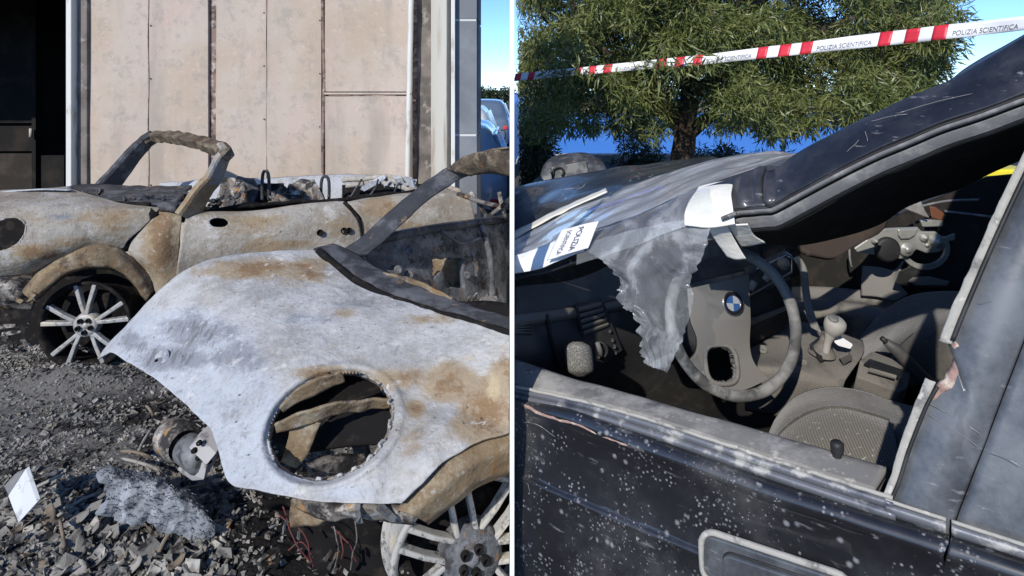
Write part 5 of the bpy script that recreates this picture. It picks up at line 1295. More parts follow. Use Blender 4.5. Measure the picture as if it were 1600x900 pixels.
for av, ao in ((.10, .16), (1.36, 1.30)):
    rows = [[car(sv0, ao, e_up.z), car(sv0 - .5, ao, e_up.z + .02), car(sv0 - 1.15, ao, e_up.z - .06), car(sv0 - 1.7, ao - .0, 1.06)], [car(sv0, av, e_lo.z), car(sv0 - .5, av, e_lo.z + .02), car(sv0 - 1.10, av, e_lo.z - .08), car(sv0 - 1.55, av - .04, 1.0)]]
    obj('roof_rail', gridmesh(loft(rows, 30, 6)), mt['paint2'], bc, solid=.012)
for av, ai in ((-.02, .08), (1.49, 1.38)):
    s1 = -.06 if av < 1 else -.10
    rows = [[car(q_, ai, .98 - .0*q_) for q_ in (s1, -.7, -1.3, -2.0)], [car(q_, av, .86) for q_ in (s1, -.7, -1.3, -2.0)], [car(q_, av - (.01 if av < 1 else -.01), .6) for q_ in (s1, -.7, -1.3, -2.02)], [car(q_, (av + ai)/2, .26) for q_ in (s1, -.7, -1.3, -1.95)]]
    obj('rear_quarter', gridmesh(loft(rows, 30, 20)), mt['paint'], bc, solid=.008)
    q0 = ai + (.03 if av < 1 else -.03); q1 = .13 if av < 1 else 1.33
    obj('rear_side_window', gridmesh([[car(-.16, q0, .99), car(-1.15, q0, .99)], [car(-.14, q1, e_lo.z - .03), car(-1.0, q1, e_lo.z - .06)]]), mt['glassd'], bc, solid=.006)
    mb = MB(); lathe(mb, [(.15, -.09), (.27, -.10), (.30, -.06), (.30, .06), (.27, .10), (.15, .09)], car(-1.25, .10 if av < 1 else 1.36, .30), BA, 28); obj('wheel', mb, mt['rubber'], bc)
rows = [[car(-1.85, a, 1.0) for a in (.08, .7, 1.38)], [car(-2.02, a, .96) for a in (.02, .7, 1.44)], [car(-2.06, a, .6) for a in (-.02, .7, 1.49)], [car(-1.98, a, .26) for a in (.03, .7, 1.43)]]
obj('tail_panel', gridmesh(loft(rows, 16, 16)), mt['paint'], bc, solid=.008)
rows = [[car(sv0 - 1.14, a, e_up.z - .06) for a in (.18, .7, 1.28)], [car(-1.55, a, 1.08) for a in (.12, .7, 1.34)], [car(-1.86, a, 1.0) for a in (.08, .7, 1.38)]]
obj('rear_window', gridmesh(loft(rows, 12, 14)), mt['glassd'], bc, solid=.006)
mb = MB(); bar(mb, cr([car(.95, 1.34, 1.06), car(.5, 1.32, 1.26), car(.2, 1.31, 1.42), car(sv0, 1.30, e_up.z)], 16), .03, .03); obj('windscreen_pillar', mb, mt['paint2'], bc)
mb = MB(); prism(mb, [car(1.0, 1.50, .28), car(1.0, 1.50, 1.02), car(-.06, 1.50, .98), car(-.06, 1.50, .28)], BA*-.012); obj('far_flank', mb, mt['paint'], bc)
# windscreen (glass with lining) from the near pillar to the far pillar
SIL = [(796, 378), (860, 345), (945, 305), (1010, 283), (1075, 262), (1130, 248), (1180, 240), (1215, 240), (1245, 249)]
NEA = [(796, 410), (860, 388), (930, 364), (1000, 340), (1070, 308), (1120, 290), (1150, 282), (1190, 268), (1245, 251)]
wrows = [[S(x, y + 3, .17) for x, y in NEA], [S((x + u)/2, (y + v)/2 + 1, .42) for (x, y), (u, v) in zip(NEA, SIL)], [S(x, y + 6, .75) for x, y in SIL], [S(x + 6, y + 26, 1.10) for x, y in SIL], [S(x + 14, y + 60, 1.32) for x, y in SIL]]
obj('windscreen', gridmesh(loft(wrows, 60, 30)), mt['screen'], bc)
# hood
rows = [[S(x, y + 10, .86) for x, y in SIL[:6]], [S(x, y, 1.0) for x, y in ((796, 352), (850, 326), (920, 300), (1000, 278), (1120, 252))], [S(x, y, 1.2) for x, y in ((796, 322), (850, 305), (920, 286), (1000, 268), (1120, 248))], [S(x, y, 1.42) for x, y in ((796, 297), (840, 284), (900, 273), (975, 262), (1100, 248))], [S(x, y + 16, 1.50) for x, y in ((796, 300), (840, 287), (900, 276), (975, 266), (1100, 252))]]
obj('hood', gridmesh(rumple(loft(rows, 60, 40), .006, 6, 49)), mt['hood'], bc, solid=.008)

# ---- cabin of the black car
def Yd(px): return 1.5 + (px - 804)/356*.9
def d_(px, py, o=0): return P(px, py, Yd(px) + o)
def vs_(*pts): return [P(*p) for p in pts]
# shell: floor, far side, bulkhead
mb = MB(); 
c0 = B0 + BA*.12; c1 = B0 + BA*1.45
prism(mb, [c0 + BF*-1.2 + Vector((0, 0, .50)), c0 + BF*1.0 + Vector((0, 0, .50)), c1 + BF*1.0 + Vector((0, 0, .50)), c1 + BF*-1.2 + Vector((0, 0, .50))], (0, 0, -.03)); obj('floor_pan', mb, mt['carpet'], bc)
mb = MB(); prism(mb, [c0 + BF*.98 + Vector((0, 0, .45)), c0 + BF*.98 + Vector((0, 0, 1.03)), c1 + BF*1.0 + Vector((0, 0, 1.06)), c1 + BF*1.0 + Vector((0, 0, .45))], BF*.03); obj('bulkhead', mb, mt['carpet'], bc)
mb = MB(); prism(mb, [S(1120, 420, 1.46), S(1240, 395, 1.46), S(1330, 368, 1.46), S(1400, 338, 1.46), S(1442, 318, 1.46), S(1500, 296, 1.46), S(1540, 277, 1.46), S(1700, 262, 1.46), S(1760, 640, 1.46), S(1120, 640, 1.46)], BA*.03); fd = obj('far_door', mb, mt['carpet'], bc)
mb = MB(); prism(mb, [c0 + BF*-.95 + Vector((0, 0, .5)), c0 + BF*-.95 + Vector((0, 0, 1.2)), c1 + BF*-.95 + Vector((0, 0, 1.2)), c1 + BF*-.95 + Vector((0, 0, .5))], BF*-.2); obj('rear_seat', mb, mt['fabric'], bc, bevel=.05)
# dashboard
rows = [[d_(796, 442, .12), d_(900, 420, .12), d_(1000, 398, .12), d_(1110, 372, .12), d_(1190, 352, .1)], [d_(796, 470, .06), d_(900, 450, .06), d_(1000, 432, .06), d_(1110, 404, .06), d_(1190, 388, .05)], [d_(796, 497), d_(900, 482), d_(1000, 464), d_(1110, 438), d_(1190, 416)]]
da = obj('dashboard', gridmesh(loft(rows, 50, 16)), mt['dash'], bc, solid=.01)
rows = [[d_(796, 494, -.015), d_(900, 480, -.015), d_(985, 466, -.015), d_(1080, 443, -.015), d_(1172, 422, -.015)], [d_(796, 504, -.035), d_(900, 489, -.035), d_(985, 474, -.035), d_(1080, 450, -.035), d_(1172, 428, -.035)], [d_(796, 512, -.01), d_(900, 496, -.01), d_(985, 481, -.01), d_(1080, 457, -.01), d_(1172, 434, -.01)]]
obj('dash_lip', gridmesh(loft(rows, 50, 10)), mt['dashl'], da, solid=.006)
rows = [[d_(796, 506), d_(860, 498), d_(920, 488), d_(985, 478), d_(1080, 455), d_(1172, 432)], [d_(796, 550, -.02), d_(860, 545, -.03), d_(920, 540, -.04), d_(985, 530, -.02), d_(1080, 510, .0), d_(1172, 490, .0)], [d_(796, 600, .05), d_(860, 605, .05), d_(920, 610, .05), d_(985, 620, .08), d_(1080, 620, .12), d_(1172, 600, .1)]]
obj('dash_face', gridmesh(loft(rows, 50, 20)), mt['dash'], da, solid=.008)
mb = MB(); tube(mb, cr([d_(854, 492, -.045), d_(860, 525, -.05), d_(872, 572, -.03)], 16), .006, 6); obj('panel_joint', mb, mt['rubber'], da)
def quad(a, b, c, d, o): return [d_(*a, o), d_(*b, o), d_(*c, o), d_(*d, o)]
mb = MB(); prism(mb, quad((899, 480), (943, 470), (974, 548), (922, 584), -.045), (0.0, .03, 0)); vp = obj('vent_panel', mb, mt['dash'], da, bevel=.004)
mb = MB(); prism(mb, quad((904, 484), (940, 475), (951, 508), (912, 524), -.047), (0, .002, 0)); obj('vent_opening', mb, mt['rubber'], vp)
for k in range(5):
    t = k/4.0
    a = (904 + 8*t, 486 + 36*t); b = (940 + 11*t, 477 + 31*t)
    mb = MB(); prism(mb, [d_(a[0], a[1] - 1.5, -.056), d_(b[0], b[1] - 1.5, -.056), d_(b[0], b[1] + 2, -.052), d_(a[0], a[1] + 2, -.052)], (0, .012, .004)); obj('vent_slat', mb, mt['dashl'], vp, bevel=.001)
for (px, py, r) in ((953, 517, .0045), (957, 531, .005), (960, 541, .0055), (962, 551, .004)):
    mb = MB(); lathe(mb, [(.001, .004), (r*.5, .004), (r*.6, .008), (r, .007), (r, .0)], d_(px, py, -.046), (-.2, -.97, .1), 14); obj('switch_button', mb, mt['dash'], vp)
mb = MB(); lathe(mb, [(.001, .004), (.018, .004), (.020, .010), (.024, .009), (.025, .0)], d_(937, 546, -.046), (-.2, -.97, .1), 24); obj('light_switch', mb, mt['rubber'], vp)
mb = MB(); tube(mb, [d_(933, 535, -.068), d_(937, 546, -.075), d_(941, 560, -.068)], [.006, .0075, .006], 8); obj('switch_grip', mb, mt['seal'], vp)
mb = MB(); prism(mb, quad((802, 506), (832, 498), (830, 524), (806, 516), -.03), (0, .02, 0)); ve = obj('side_vent', mb, mt['rubber'], da)
for k in range(5):
    mb = MB(); tube(mb, [d_(803, 506 + k*3.2, -.036), d_(832, 500 + k*5, -.036)], .0022, 5); obj('vent_slat', mb, mt['dashl'], ve)
# foam block under the switch panel
rows = []
for t in np.linspace(-1, 1, 9):
    w = (1 - abs(t)**4)**.35 if abs(t) < 1 else .35
    r = []
    for a in np.linspace(0, 2*math.pi, 25):
        r.append(P(905 + (22*w*math.cos(a)) + 3*t, 561 + 27*t + 4*math.sin(a)*0, 1.60 - .035*math.sin(a)*w - .02))
    rows.append(r)
mbf = gridmesh(loft(rows, 40, 24)); n_ = len(mbf.v)
mbf.add([mbf.v[i] for i in range(40)], [tuple(range(39))]); mbf.add([mbf.v[23*40 + i] for i in range(40)], [tuple(range(39))])
obj('foam_block', mbf, mt['sponge'], da)
# steering column and wheel
SC = P(1147, 501, 1.50); SN = Vector((.21, -.915, .345)).normalized()
SMx = basis(SN)
mb = MB(); tube(mb, [SC - SN*.05, SC - SN*.18 + Vector((0, 0, -.02)), SC - SN*.35 + Vector((0, 0, -.05))], [.05, .06, .065], 14); obj('steering_column', mb, mt['dash'], bc)
mb = MB(); tube(mb, [SC - SN*.12 + SMx @ Vector((.03, .04, 0)), SC - SN*.12 + SMx @ Vector((.12, .10, .0)), SC - SN*.12 + SMx @ Vector((.16, .11, .0))], [.008, .009, .011], 8); obj('column_stalk', mb, mt['dash'], bc)
rim = [SC + SMx @ Vector((.160*math.cos(a), .160*math.sin(a), 0)) for a in np.linspace(0, 2*math.pi, 73)[:-1]]
mb = MB(); tube(mb, rim, [.0132 + .0005*math.sin(i*1.0) for i in range(72)], 14, closed=True); sw = obj('steering_wheel', mb, mt['wheelrim'], bc)
pp = SC - SN*.006
def W(px, py, o=0): return onplane(px, py, pp, SN) + SN*o
topc = [W(1070, 452), W(1120, 440), W(1163, 430)]
rgt = [W(1163, 430), W(1166, 500), W(1167, 540), W(1176, 568), W(1198, 592)]
lft = [W(1070, 452), W(1074, 500), W(1085, 530), W(1084, 552), W(1066, 570)]
btm = [W(1066, 570), W(1090, 595), W(1122, 610), W(1155, 610), W(1198, 592)]
g = coons(topc, btm, lft, rgt, 120, 130)
for j, r in enumerate(g):
    for i, p in enumerate(r):
        px, py = proj(p); dome = .020*max(0, 1 - ((px - 1118)/60)**2)*max(0, min(1, (560 - py)/60)) + .004
        r[i] = p + SN*dome
def sh(px, py):
    u, v = px - 1123, py - 571
    return (abs(u - v*.12)/23)**3 + (abs(v + 2)/29)**3 < 1
def shs(px, py):
    u, v = px - 1123, py - 571; r = ((abs(u - v*.12)/23)**3 + (abs(v + 2)/29)**3)**(1/3) or 1e-3
    return 1123 + u/r, 571 + v/r
obj('hub_pad', gridmesh(g, hole(g, sh, shs)), mt['dashl'], sw, solid=.012)
def sgn(v): return math.copysign(abs(v)**.66, v)
ring = [(1123 + 24.5*sgn(math.cos(a)) + 31*sgn(math.sin(a))*.12, 569 + 30.5*sgn(math.sin(a))) for a in np.linspace(0, 2*math.pi, 49)[:-1]]
mb = MB(); tube(mb, [W(x, y, .012) for x, y in ring], .0055, 8, closed=True); obj('spoke_trim', mb, mt['dust'], sw)
EC = W(1134, 475, .032)
mb = MB(); lathe(mb, [(.024, -.006), (.0265, .0), (.0255, .003), (.0175, .0022), (.0165, .0)], EC, SN, 36); em = obj('emblem_ring', mb, mt['emb_black'], sw)
mb = MB(); tube(mb, [EC + SMx @ Vector((.0262*math.cos(a), .0262*math.sin(a), .0015)) for a in np.linspace(0, 2*math.pi, 37)[:-1]], .0011, 5, closed=True); obj('emblem_rim', mb, mt['chrome'], em)
for k in range(4):
    a0 = k*math.pi/2 - .12
    vs = [EC + SN*.0016] + [EC + SMx @ Vector((.0172*math.cos(a), .0172*math.sin(a), .0012)) for a in np.linspace(a0, a0 + math.pi/2, 9)]
    mb = MB(); prism(mb, vs, SN*.0006); obj('emblem_quarter', mb, mt['emb_white'] if k % 2 == 0 else mt['emb_blue'], em)
# centre stack
CY = 1.84
mb = MB(); prism(mb, vs_((1164, 424, CY), (1228, 396, CY + .02), (1240, 402, CY + .02), (1240, 428, CY + .02), (1172, 464, CY), (1164, 458, CY)), (.01, .04, .0)); cs = obj('heater_panel', mb, mt['dash'], bc, bevel=.004)
mb = MB(); tube(mb, vs_((1166, 428, CY - .005), (1228, 399, CY + .012), (1237, 404, CY + .012), (1237, 425, CY + .012), (1173, 460, CY - .005), (1167, 455, CY - .005)), .0028, 6, closed=True); obj('panel_frame', mb, mt['chrome'], cs)
for px, py in ((1175, 446), (1199, 432)):
    mb = MB(); tube(mb, vs_((px - 4, py + 6, CY - .02), (px + 4, py - 6, CY - .02)), .010, 10); obj('slide_knob', mb, mt['knob'], cs)
mb = MB(); lathe(mb, [(.001, .014), (.010, .014), (.012, .006), (.016, .006), (.018, .0)], P(1224, 412, CY), (-.1, -.97, .2), 20); obj('rotary_knob', mb, mt['seal'], cs)
mb = MB(); prism(mb, vs_((1160, 470, CY + .02), (1236, 436, CY + .04), (1240, 500, CY + .04), (1168, 545, CY + .02)), (.01, .03, 0)); obj('radio_slot', mb, mt['rubber'], bc)
mb = MB(); prism(mb, vs_((1168, 500, CY + .01), (1228, 478, CY + .03), (1232, 484, CY + .03), (1170, 510, CY + .01)), (.01, .012, 0)); obj('stack_ledge', mb, mt['dashl'], bc, bevel=.003)
# console between the seats
rows = [vs_((1168, 548, 1.86), (1205, 528, 1.88), (1245, 505, 1.92), (1295, 515, 1.92), (1348, 534, 1.88)), vs_((1168, 562, 1.78), (1215, 555, 1.78), (1260, 545, 1.80), (1300, 548, 1.80), (1349, 552, 1.78)), vs_((1164, 574, 1.70), (1215, 578, 1.69), (1260, 587, 1.68), (1296, 596, 1.68), (1318, 599, 1.68)), vs_((1164, 580, 1.70), (1215, 585, 1.69), (1260, 595, 1.68), (1296, 604, 1.68), (1316, 607, 1.68)), vs_((1164, 640, 1.74), (1215, 650, 1.73), (1260, 660, 1.72), (1296, 670, 1.72), (1316, 670, 1.72))]
co = obj('centre_console', gridmesh(loft(rows, 50, 30)), mt['dust'], bc, solid=.008)
mb = MB(); lathe(mb, [(.001, .002), (.006, .002), (.010, .006), (.013, .003), (.014, .0)], P(1192, 546, 1.80), (0, -.5, .86), 18); obj('lighter_socket', mb, mt['dashl'], co)
mb = MB(); prism(mb, vs_((1266, 546, 1.76), (1284, 532, 1.80), (1302, 540, 1.78), (1298, 560, 1.74), (1282, 566, 1.72)), (0, .005, .012)); obj('boot_opening', mb, mt['rubber'], co)
mb = MB(); lathe(mb, [(.036, .0), (.030, .012), (.018, .022), (.012, .034), (.009, .05)], P(1284, 552, 1.76), (.1, -.1, 1), 20); obj('gear_boot', mb, mt['dust'], co)
for q4, m in ((((1312, 560), (1327, 553), (1333, 562), (1318, 571)), 'dash'), (((1243, 563), (1262, 567), (1261, 575), (1241, 571)), 'dashl')):
    mb = MB(); prism(mb, [P(x, y, 1.715) for x, y in q4], (0, .004, .006)); obj('console_switch', mb, mt[m], co, bevel=.002)
gl = [P(1290, 552, 1.74), P(1293, 536, 1.735), P(1297, 524, 1.73), P(1300, 515, 1.728)]
mb = MB(); tube(mb, cr(gl, 12), [.010]*6 + [.011, .012, .014, .016, .018, .019], 12); ge = obj('gear_lever', mb, mt['knob'], bc)
ga = (gl[-1] - gl[0]).normalized()
mb = MB(); lathe(mb, [(.012, -.012), (.021, .0), (.027, .014), (.028, .026), (.025, .036), (.018, .041), (.001, .042)], P(1300, 518, 1.728), (ga + Vector((.05, -.15, 0))).normalized(), 24); kn = obj('gear_knob', mb, mt['knob'], ge)
mb = MB(); lathe(mb, [(.001, .001), (.012, .001), (.014, -.004)], P(1303, 496, 1.708), (.1, -.5, .85), 16); obj('knob_cap', mb, mt['seal'], kn)
# rear console tray, handbrake
mb = MB(); prism(mb, vs_((1344, 562, 1.70), (1362, 548, 1.76), (1426, 572, 1.72), (1418, 606, 1.64), (1406, 612, 1.62), (1338, 588, 1.66)), (.0, .02, -.05)); tr = obj('coin_tray', mb, mt['dust'], bc, bevel=.004)
mb = MB(); prism(mb, vs_((1349, 570, 1.675), (1358, 562, 1.70), (1412, 580, 1.67), (1404, 592, 1.64)), (0, -.003, .004)); obj('tray_recess', mb, mt['rubber'], tr)
mb = MB(); prism(mb, vs_((1358, 576, 1.66), (1400, 588, 1.636), (1399, 593, 1.63), (1356, 581, 1.65)), (0, -.003, .004)); obj('tray_edge', mb, mt['dashl'], tr)
mb = MB(); tube(mb, vs_((1384, 534, 1.70), (1400, 546, 1.70), (1425, 572, 1.70), (1452, 600, 1.70), (1475, 620, 1.72)), [.010, .016, .017, .018, .016], 12); hb = obj('handbrake', mb, mt['dash'], bc)
mb = MB(); lathe(mb, [(.007, .0), (.007, .014), (.001, .016)], P(1384, 534, 1.70), (P(1384, 534, 1.70) - P(1425, 572, 1.70)).normalized(), 10); obj('release_button', mb, mt['rubber'], hb)
# seats
rows = [sp([(1330, 548), (1352, 518), (1390, 484), (1425, 463), (1470, 457), (1540, 460)], 1.28), sp([(1335, 556), (1362, 535), (1400, 505), (1440, 485), (1490, 480), (1550, 490)], 1.16), sp([(1350, 566), (1385, 555), (1425, 535), (1465, 520), (1510, 520), (1560, 530)], 1.0), sp([(1360, 600), (1400, 610), (1440, 600), (1480, 600), (1520, 600), (1570, 610)], .95)]
ps = obj('passenger_seat', gridmesh(rumple(loft(rows, 50, 40), .006, 7, 51)), mt['fabric'], bc, solid=.01)
mb = MB(); tube(mb, cr([S(1402, 546, .99), S(1425, 525, 1.02), S(1448, 508, 1.06), S(1462, 494, 1.10)], 20), .004, 6); obj('seat_seam', mb, mt['rubber'], ps)
rows = [vs_((1196, 700, 1.50), (1215, 655, 1.56), (1245, 622, 1.60), (1290, 607, 1.60), (1340, 612, 1.56), (1390, 628, 1.52), (1440, 640, 1.48)), vs_((1200, 715, 1.42), (1222, 672, 1.46), (1255, 642, 1.50), (1300, 632, 1.50), (1350, 640, 1.47), (1400, 655, 1.43), (1450, 668, 1.40)), vs_((1210, 740, 1.36), (1235, 705, 1.37), (1275, 680, 1.39), (1320, 672, 1.39), (1370, 680, 1.36), (1415, 695, 1.33), (1460, 708, 1.30)), vs_((1225, 800, 1.30), (1260, 780, 1.29), (1300, 770, 1.29), (1340, 765, 1.28), (1380, 765, 1.26), (1425, 775, 1.24), (1470, 785, 1.22))]
gs = rumple(loft(rows, 60, 50), .006, 7, 52)
dsn = obj('driver_seat', gridmesh(gs), mt['fabric'], bc, solid=.01)
obj('striped_insert', gridmesh([[p + Vector((0, -.006, .006)) for p in r[2:48]] for r in gs[20:44]]), mt['stripe'], dsn, solid=.008)
mb = MB(); tube(mb, [p + Vector((0, -.008, .010)) for p in gs[20][2:48]], .005, 6); obj('seat_piping', mb, mt['fabric'], dsn)
# far sill and bare far door with window regulator
rows = [sp([(1200, 452), (1260, 448), (1330, 452), (1400, 462), (1480, 470)], 1.43), sp([(1200, 470), (1260, 466), (1330, 470), (1400, 482), (1480, 490)], 1.40), sp([(1200, 474), (1260, 472), (1330, 478), (1400, 490), (1480, 498)], 1.33), sp([(1200, 488), (1260, 486), (1330, 494), (1400, 505), (1480, 512)], 1.31), sp([(1200, 540), (1260, 545), (1330, 555), (1400, 560), (1480, 560)], 1.30)]
obj('far_sill', gridmesh(loft(rows, 40, 30)), mt['dashl'], bc, solid=.008)
rows = [sp([(1348, 416), (1375, 418), (1398, 422), (1412, 408)], 1.43), sp([(1346, 440), (1372, 442), (1394, 446), (1404, 440)], 1.40), sp([(1346, 462), (1372, 464), (1396, 470), (1420, 460)], 1.385)]
obj('inner_bracket', gridmesh(loft(rows, 24, 20)), mt['dashl'], fd, solid=.008)
RY = 2.06
def rg(name, pts, m, th=.012, Y=RY, bv=.004, par=None):
    mb = MB(); prism(mb, [P(x, y, Y) for x, y in pts], (.006, th, 0)); return obj(name, mb, mt[m], par or fd, bevel=bv)
pltr = rg('regulator_plate', [(1334, 388), (1352, 376), (1368, 360), (1385, 357), (1434, 355), (1440, 362), (1462, 362), (1475, 372), (1476, 388), (1468, 394), (1448, 396), (1432, 390), (1424, 398), (1408, 405), (1390, 402), (1365, 398), (1340, 395)], 'steel')
rg('raised_panel', [(1403, 358), (1436, 357), (1430, 368), (1422, 373), (1408, 374), (1404, 368)], 'steel', .012, RY - .012)
mb = MB(); lathe(mb, [(.001, .018), (.030, .018), (.036, .016), (.040, .008), (.040, .0)], P(1385, 389, RY), (-.1, -1, .05), 28); obj('window_motor', mb, mt['rubber'], fd)
for px, py, r, h in ((1415, 389, .024, .02), (1444, 371, .014, .014), (1463, 377, .020, .020), (1449, 383, .007, .006), (1366, 376, .010, .02)):
    mb = MB(); lathe(mb, [(.001, h), (r*.35, h), (r*.4, h*.7), (r*.8, h*.6), (r, h*.2), (r*1.02, .0)], P(px, py, RY - .004), (-.1, -1, .05), 20); obj('regulator_boss', mb, mt['steel'], fd)
gear = []
for k, a in enumerate(np.linspace(math.radians(165), math.radians(-35), 50)):
    gear.append((1445 + 38*math.cos(a), 388 - 0 + 33*math.sin(a)))
gin = [(1445 + 31*math.cos(a), 388 + 25*math.sin(a)) for a in np.linspace(math.radians(-35), math.radians(165), 50)]
mb = MB(); gg = [[P(x, y, RY + .02) for x, y in gear], [P(x, y, RY + .02) for x, y in gin[::-1]]]; obj('toothed_sector', gridmesh(gg, smooth=False), mt['steel'], fd, solid=.010)
rg('regulator_arm', [(1478, 370), (1500, 360), (1560, 330), (1566, 340), (1510, 372), (1480, 378)], 'steel', .012, RY + .04)
rg('regulator_arm', [(1505, 362), (1520, 358), (1535, 400), (1520, 410)], 'steel', .012, RY + .03)
rg('regulator_arm', [(1474, 384), (1490, 386), (1535, 405), (1530, 418), (1478, 396)], 'steel', .012, RY + .05)
rg('door_cavity', [(1398, 442), (1404, 424), (1425, 415), (1540, 412), (1540, 455), (1412, 448)], 'rubber', .006, RY + .02)
rg('cavity_plate', [(1418, 440), (1425, 434), (1450, 432), (1484, 440), (1480, 447), (1430, 446)], 'dashl', .006, RY + .0)
rg('pale_card', [(1408, 324), (1438, 313), (1444, 328), (1452, 341), (1440, 337)], 'trim', .006, RY - .05)
rg('orange_bracket', [(1452, 322), (1462, 324), (1476, 334), (1472, 346), (1455, 340)], 'amber', .01, RY - .02)
rg('grey_bracket', [(1438, 344), (1474, 344), (1474, 354), (1442, 355)], 'steel', .02, RY - .02)
for pts in ([(1476, 330, 2.05), (1510, 334, 2.03), (1560, 340, 2.0)], [(1440, 322, 2.05), (1480, 314, 2.04), (1530, 312, 2.0)], [(1327, 388, 2.2), (1328, 405, 2.2), (1331, 417, 2.2)]):
    mb = MB(); tube(mb, cr(vs_(*pts), 14), .004, 5); obj('door_cable', mb, mt['seal'], fd)
rows = [vs_((1245, 388, 1.78), (1290, 368, 1.80), (1340, 350, 1.84), (1384, 346, 1.88)), vs_((1252, 392, 1.76), (1292, 384, 1.78), (1345, 372, 1.82), (1378, 356, 1.87)), vs_((1262, 396, 1.75), (1300, 404, 1.76), (1334, 384, 1.80), (1372, 360, 1.86))]
obj('sun_visor', gridmesh(loft(rows, 30, 14)), mt['visor'], bc, solid=.018)
rg('speaker_lead', [(1372, 360), (1376, 360), (1376, 366), (1372, 366)], 'rubber')

# ------------------------------------------------------------------ plastic sheet and tapes on the windscreen
def lay(rows, n, m, amp, sc, seed, off): 
    g = loft(rows, n, m); rumple(g, amp, sc, seed)
    return [[p + off for p in r] for r in g]
ps_ = thing('plastic_sheet', 'crumpled clear plastic sheet over the broken windscreen with a ragged flap hanging into the window', 'plastic sheet', S(1000, 380, .2))
g = lay(wrows[:4], 90, 50, .006, 11, 61, Vector((0, 0, .014)) - BA*.0)
obj('draped_film', gridmesh(g), mt['film2'], ps_)
pf = mid([(x, y - 2) for x, y in UP if 780 < x < 1130], [(x, y) for x, y in UP if 780 < x < 1130], .0, 30)
pu = [p for p in pf if 896 < p[0] < 1116]; plw = [p for p in mid(LO[:8], LO[:8], 0, 60) if 896 < p[0] < 1116]
rows = [[S(x, y - 2, .13) for x, y in pu], [S((a_[0] + b_[0])/2, (a_[1] + b_[1])/2, .072) for a_, b_ in zip(mid(pu, pu, 0, 20), mid(plw, plw, 0, 20))], [S(x, y + 3, .066) for x, y in plw]]
obj('pillar_film', gridmesh(rumple(loft(rows, 60, 24), .004, 22, 97)), mt['film'], ps_)
TOPF = [(906, 384), (940, 374), (985, 362), (1040, 349), (1085, 340), (1116, 338)]
rows = [[S(x, y, .088) for x, y in TOPF], [S(x, y, .062) for x, y in ((918, 392), (950, 397), (990, 390), (1040, 380), (1080, 370), (1111, 362))],
        [S(x, y, .05) for x, y in ((945, 410), (970, 418), (1005, 414), (1045, 408), (1075, 402), (1100, 396))],
        [S(x, y, .055) for x, y in ((968, 438), (990, 440), (1015, 440), (1045, 440), (1065, 442), (1079, 446))],
        [S(x, y, .05) for x, y in ((964, 466), (990, 466), (1015, 466), (1045, 462), (1065, 458), (1086, 455))],
        [S(x, y, .045) for x, y in ((990, 495), (1005, 496), (1022, 497), (1040, 498), (1058, 498), (1073, 498))],
        [S(x, y, .05) for x, y in ((999, 528), (1010, 530), (1022, 533), (1036, 535), (1050, 537), (1062, 540))],
        [S(x, y, .05) for x, y in ((1004, 566), (1012, 570), (1020, 574), (1028, 577), (1035, 580), (1041, 583))]]
g = loft(rows, 80, 110)
for j, r in enumerate(g):
    jl = 9*mnoise.noise(Vector((j*.22, 1, 0))) + 5*mnoise.noise(Vector((j*.7, 5, 0))); jr = 4*mnoise.noise(Vector((j*.3, 9, 0)))
    for i, p in enumerate(r):
        px, py = proj(p); wl = max(0, 1 - i/10.); wr_ = max(0, 1 - (79 - i)/8.)
        fold = .002*math.sin(i*.33 + 2.2*mnoise.noise(Vector((j*.05, 3, 0)))*3)*min(1, j/30.)
        r[i] = S(px + (jl*wl + jr*wr_)*min(1, j/12.), py + (3*mnoise.noise(Vector((i*.5, 7, 0))) if j > 105 else 0), (p - Vector((B0.x, B0.y, p.z))).dot(BA) + fold)
rumple(g, .006, 11, 62); rumple(g, .0016, 45, 63)
obj('hanging_flap', gridmesh(g), mt['film'], ps_)
def text_mesh(body, size):
    cu = bpy.data.curves.new('lettering', 'FONT'); cu.body = body; cu.size = size; cu.align_x = 'CENTER'; cu.align_y = 'CENTER'
    ob = bpy.data.objects.new('lettering', cu); COL.objects.link(ob)
    bpy.context.view_layer.update()
    dg = bpy.context.evaluated_depsgraph_get()
    me = bpy.data.meshes.new_from_object(ob.evaluated_get(dg))
    v = [tuple(x.co) for x in me.vertices]; f = [tuple(p.vertices) for p in me.polygons]
    bpy.data.objects.remove(ob); bpy.data.curves.remove(cu); bpy.data.meshes.remove(me)
    return v, f
# blue print on the film
v, f = text_mesh('POLIZIA SCIENTIFICA', 1.0)
for cx, cy, s, rot in ((945, 332, 3.3, -.34), (1005, 312, 3.0, -.36)):
    mb = MB(); mb.add([S(cx + (x*math.cos(rot) - (-y)*math.sin(rot))*s*2.0, cy + (x*math.sin(rot) + (-y)*math.cos(rot))*s*1.6, .44) + Vector((0, -.03, .026)) for x, y, z in v], f, False)
    obj('film_print', mb, mt['inkb'], ps_)
# cream tape along the lower edge of the windscreen
rows = [[S(x, y, .80) for x, y in ((796, 374), (860, 341), (945, 303))], [S(x, y, .66) for x, y in ((796, 386), (860, 350), (948, 310))]]
tag(obj('edge_tape', gridmesh([[p + Vector((0, -.012, .022)) for p in r] for r in rumple(loft(rows, 40, 5), .003, 20, 65)]), mt['masking'], solid=.003), 'narrow cream tape along the lower edge of the windscreen next to the hood', 'tape')
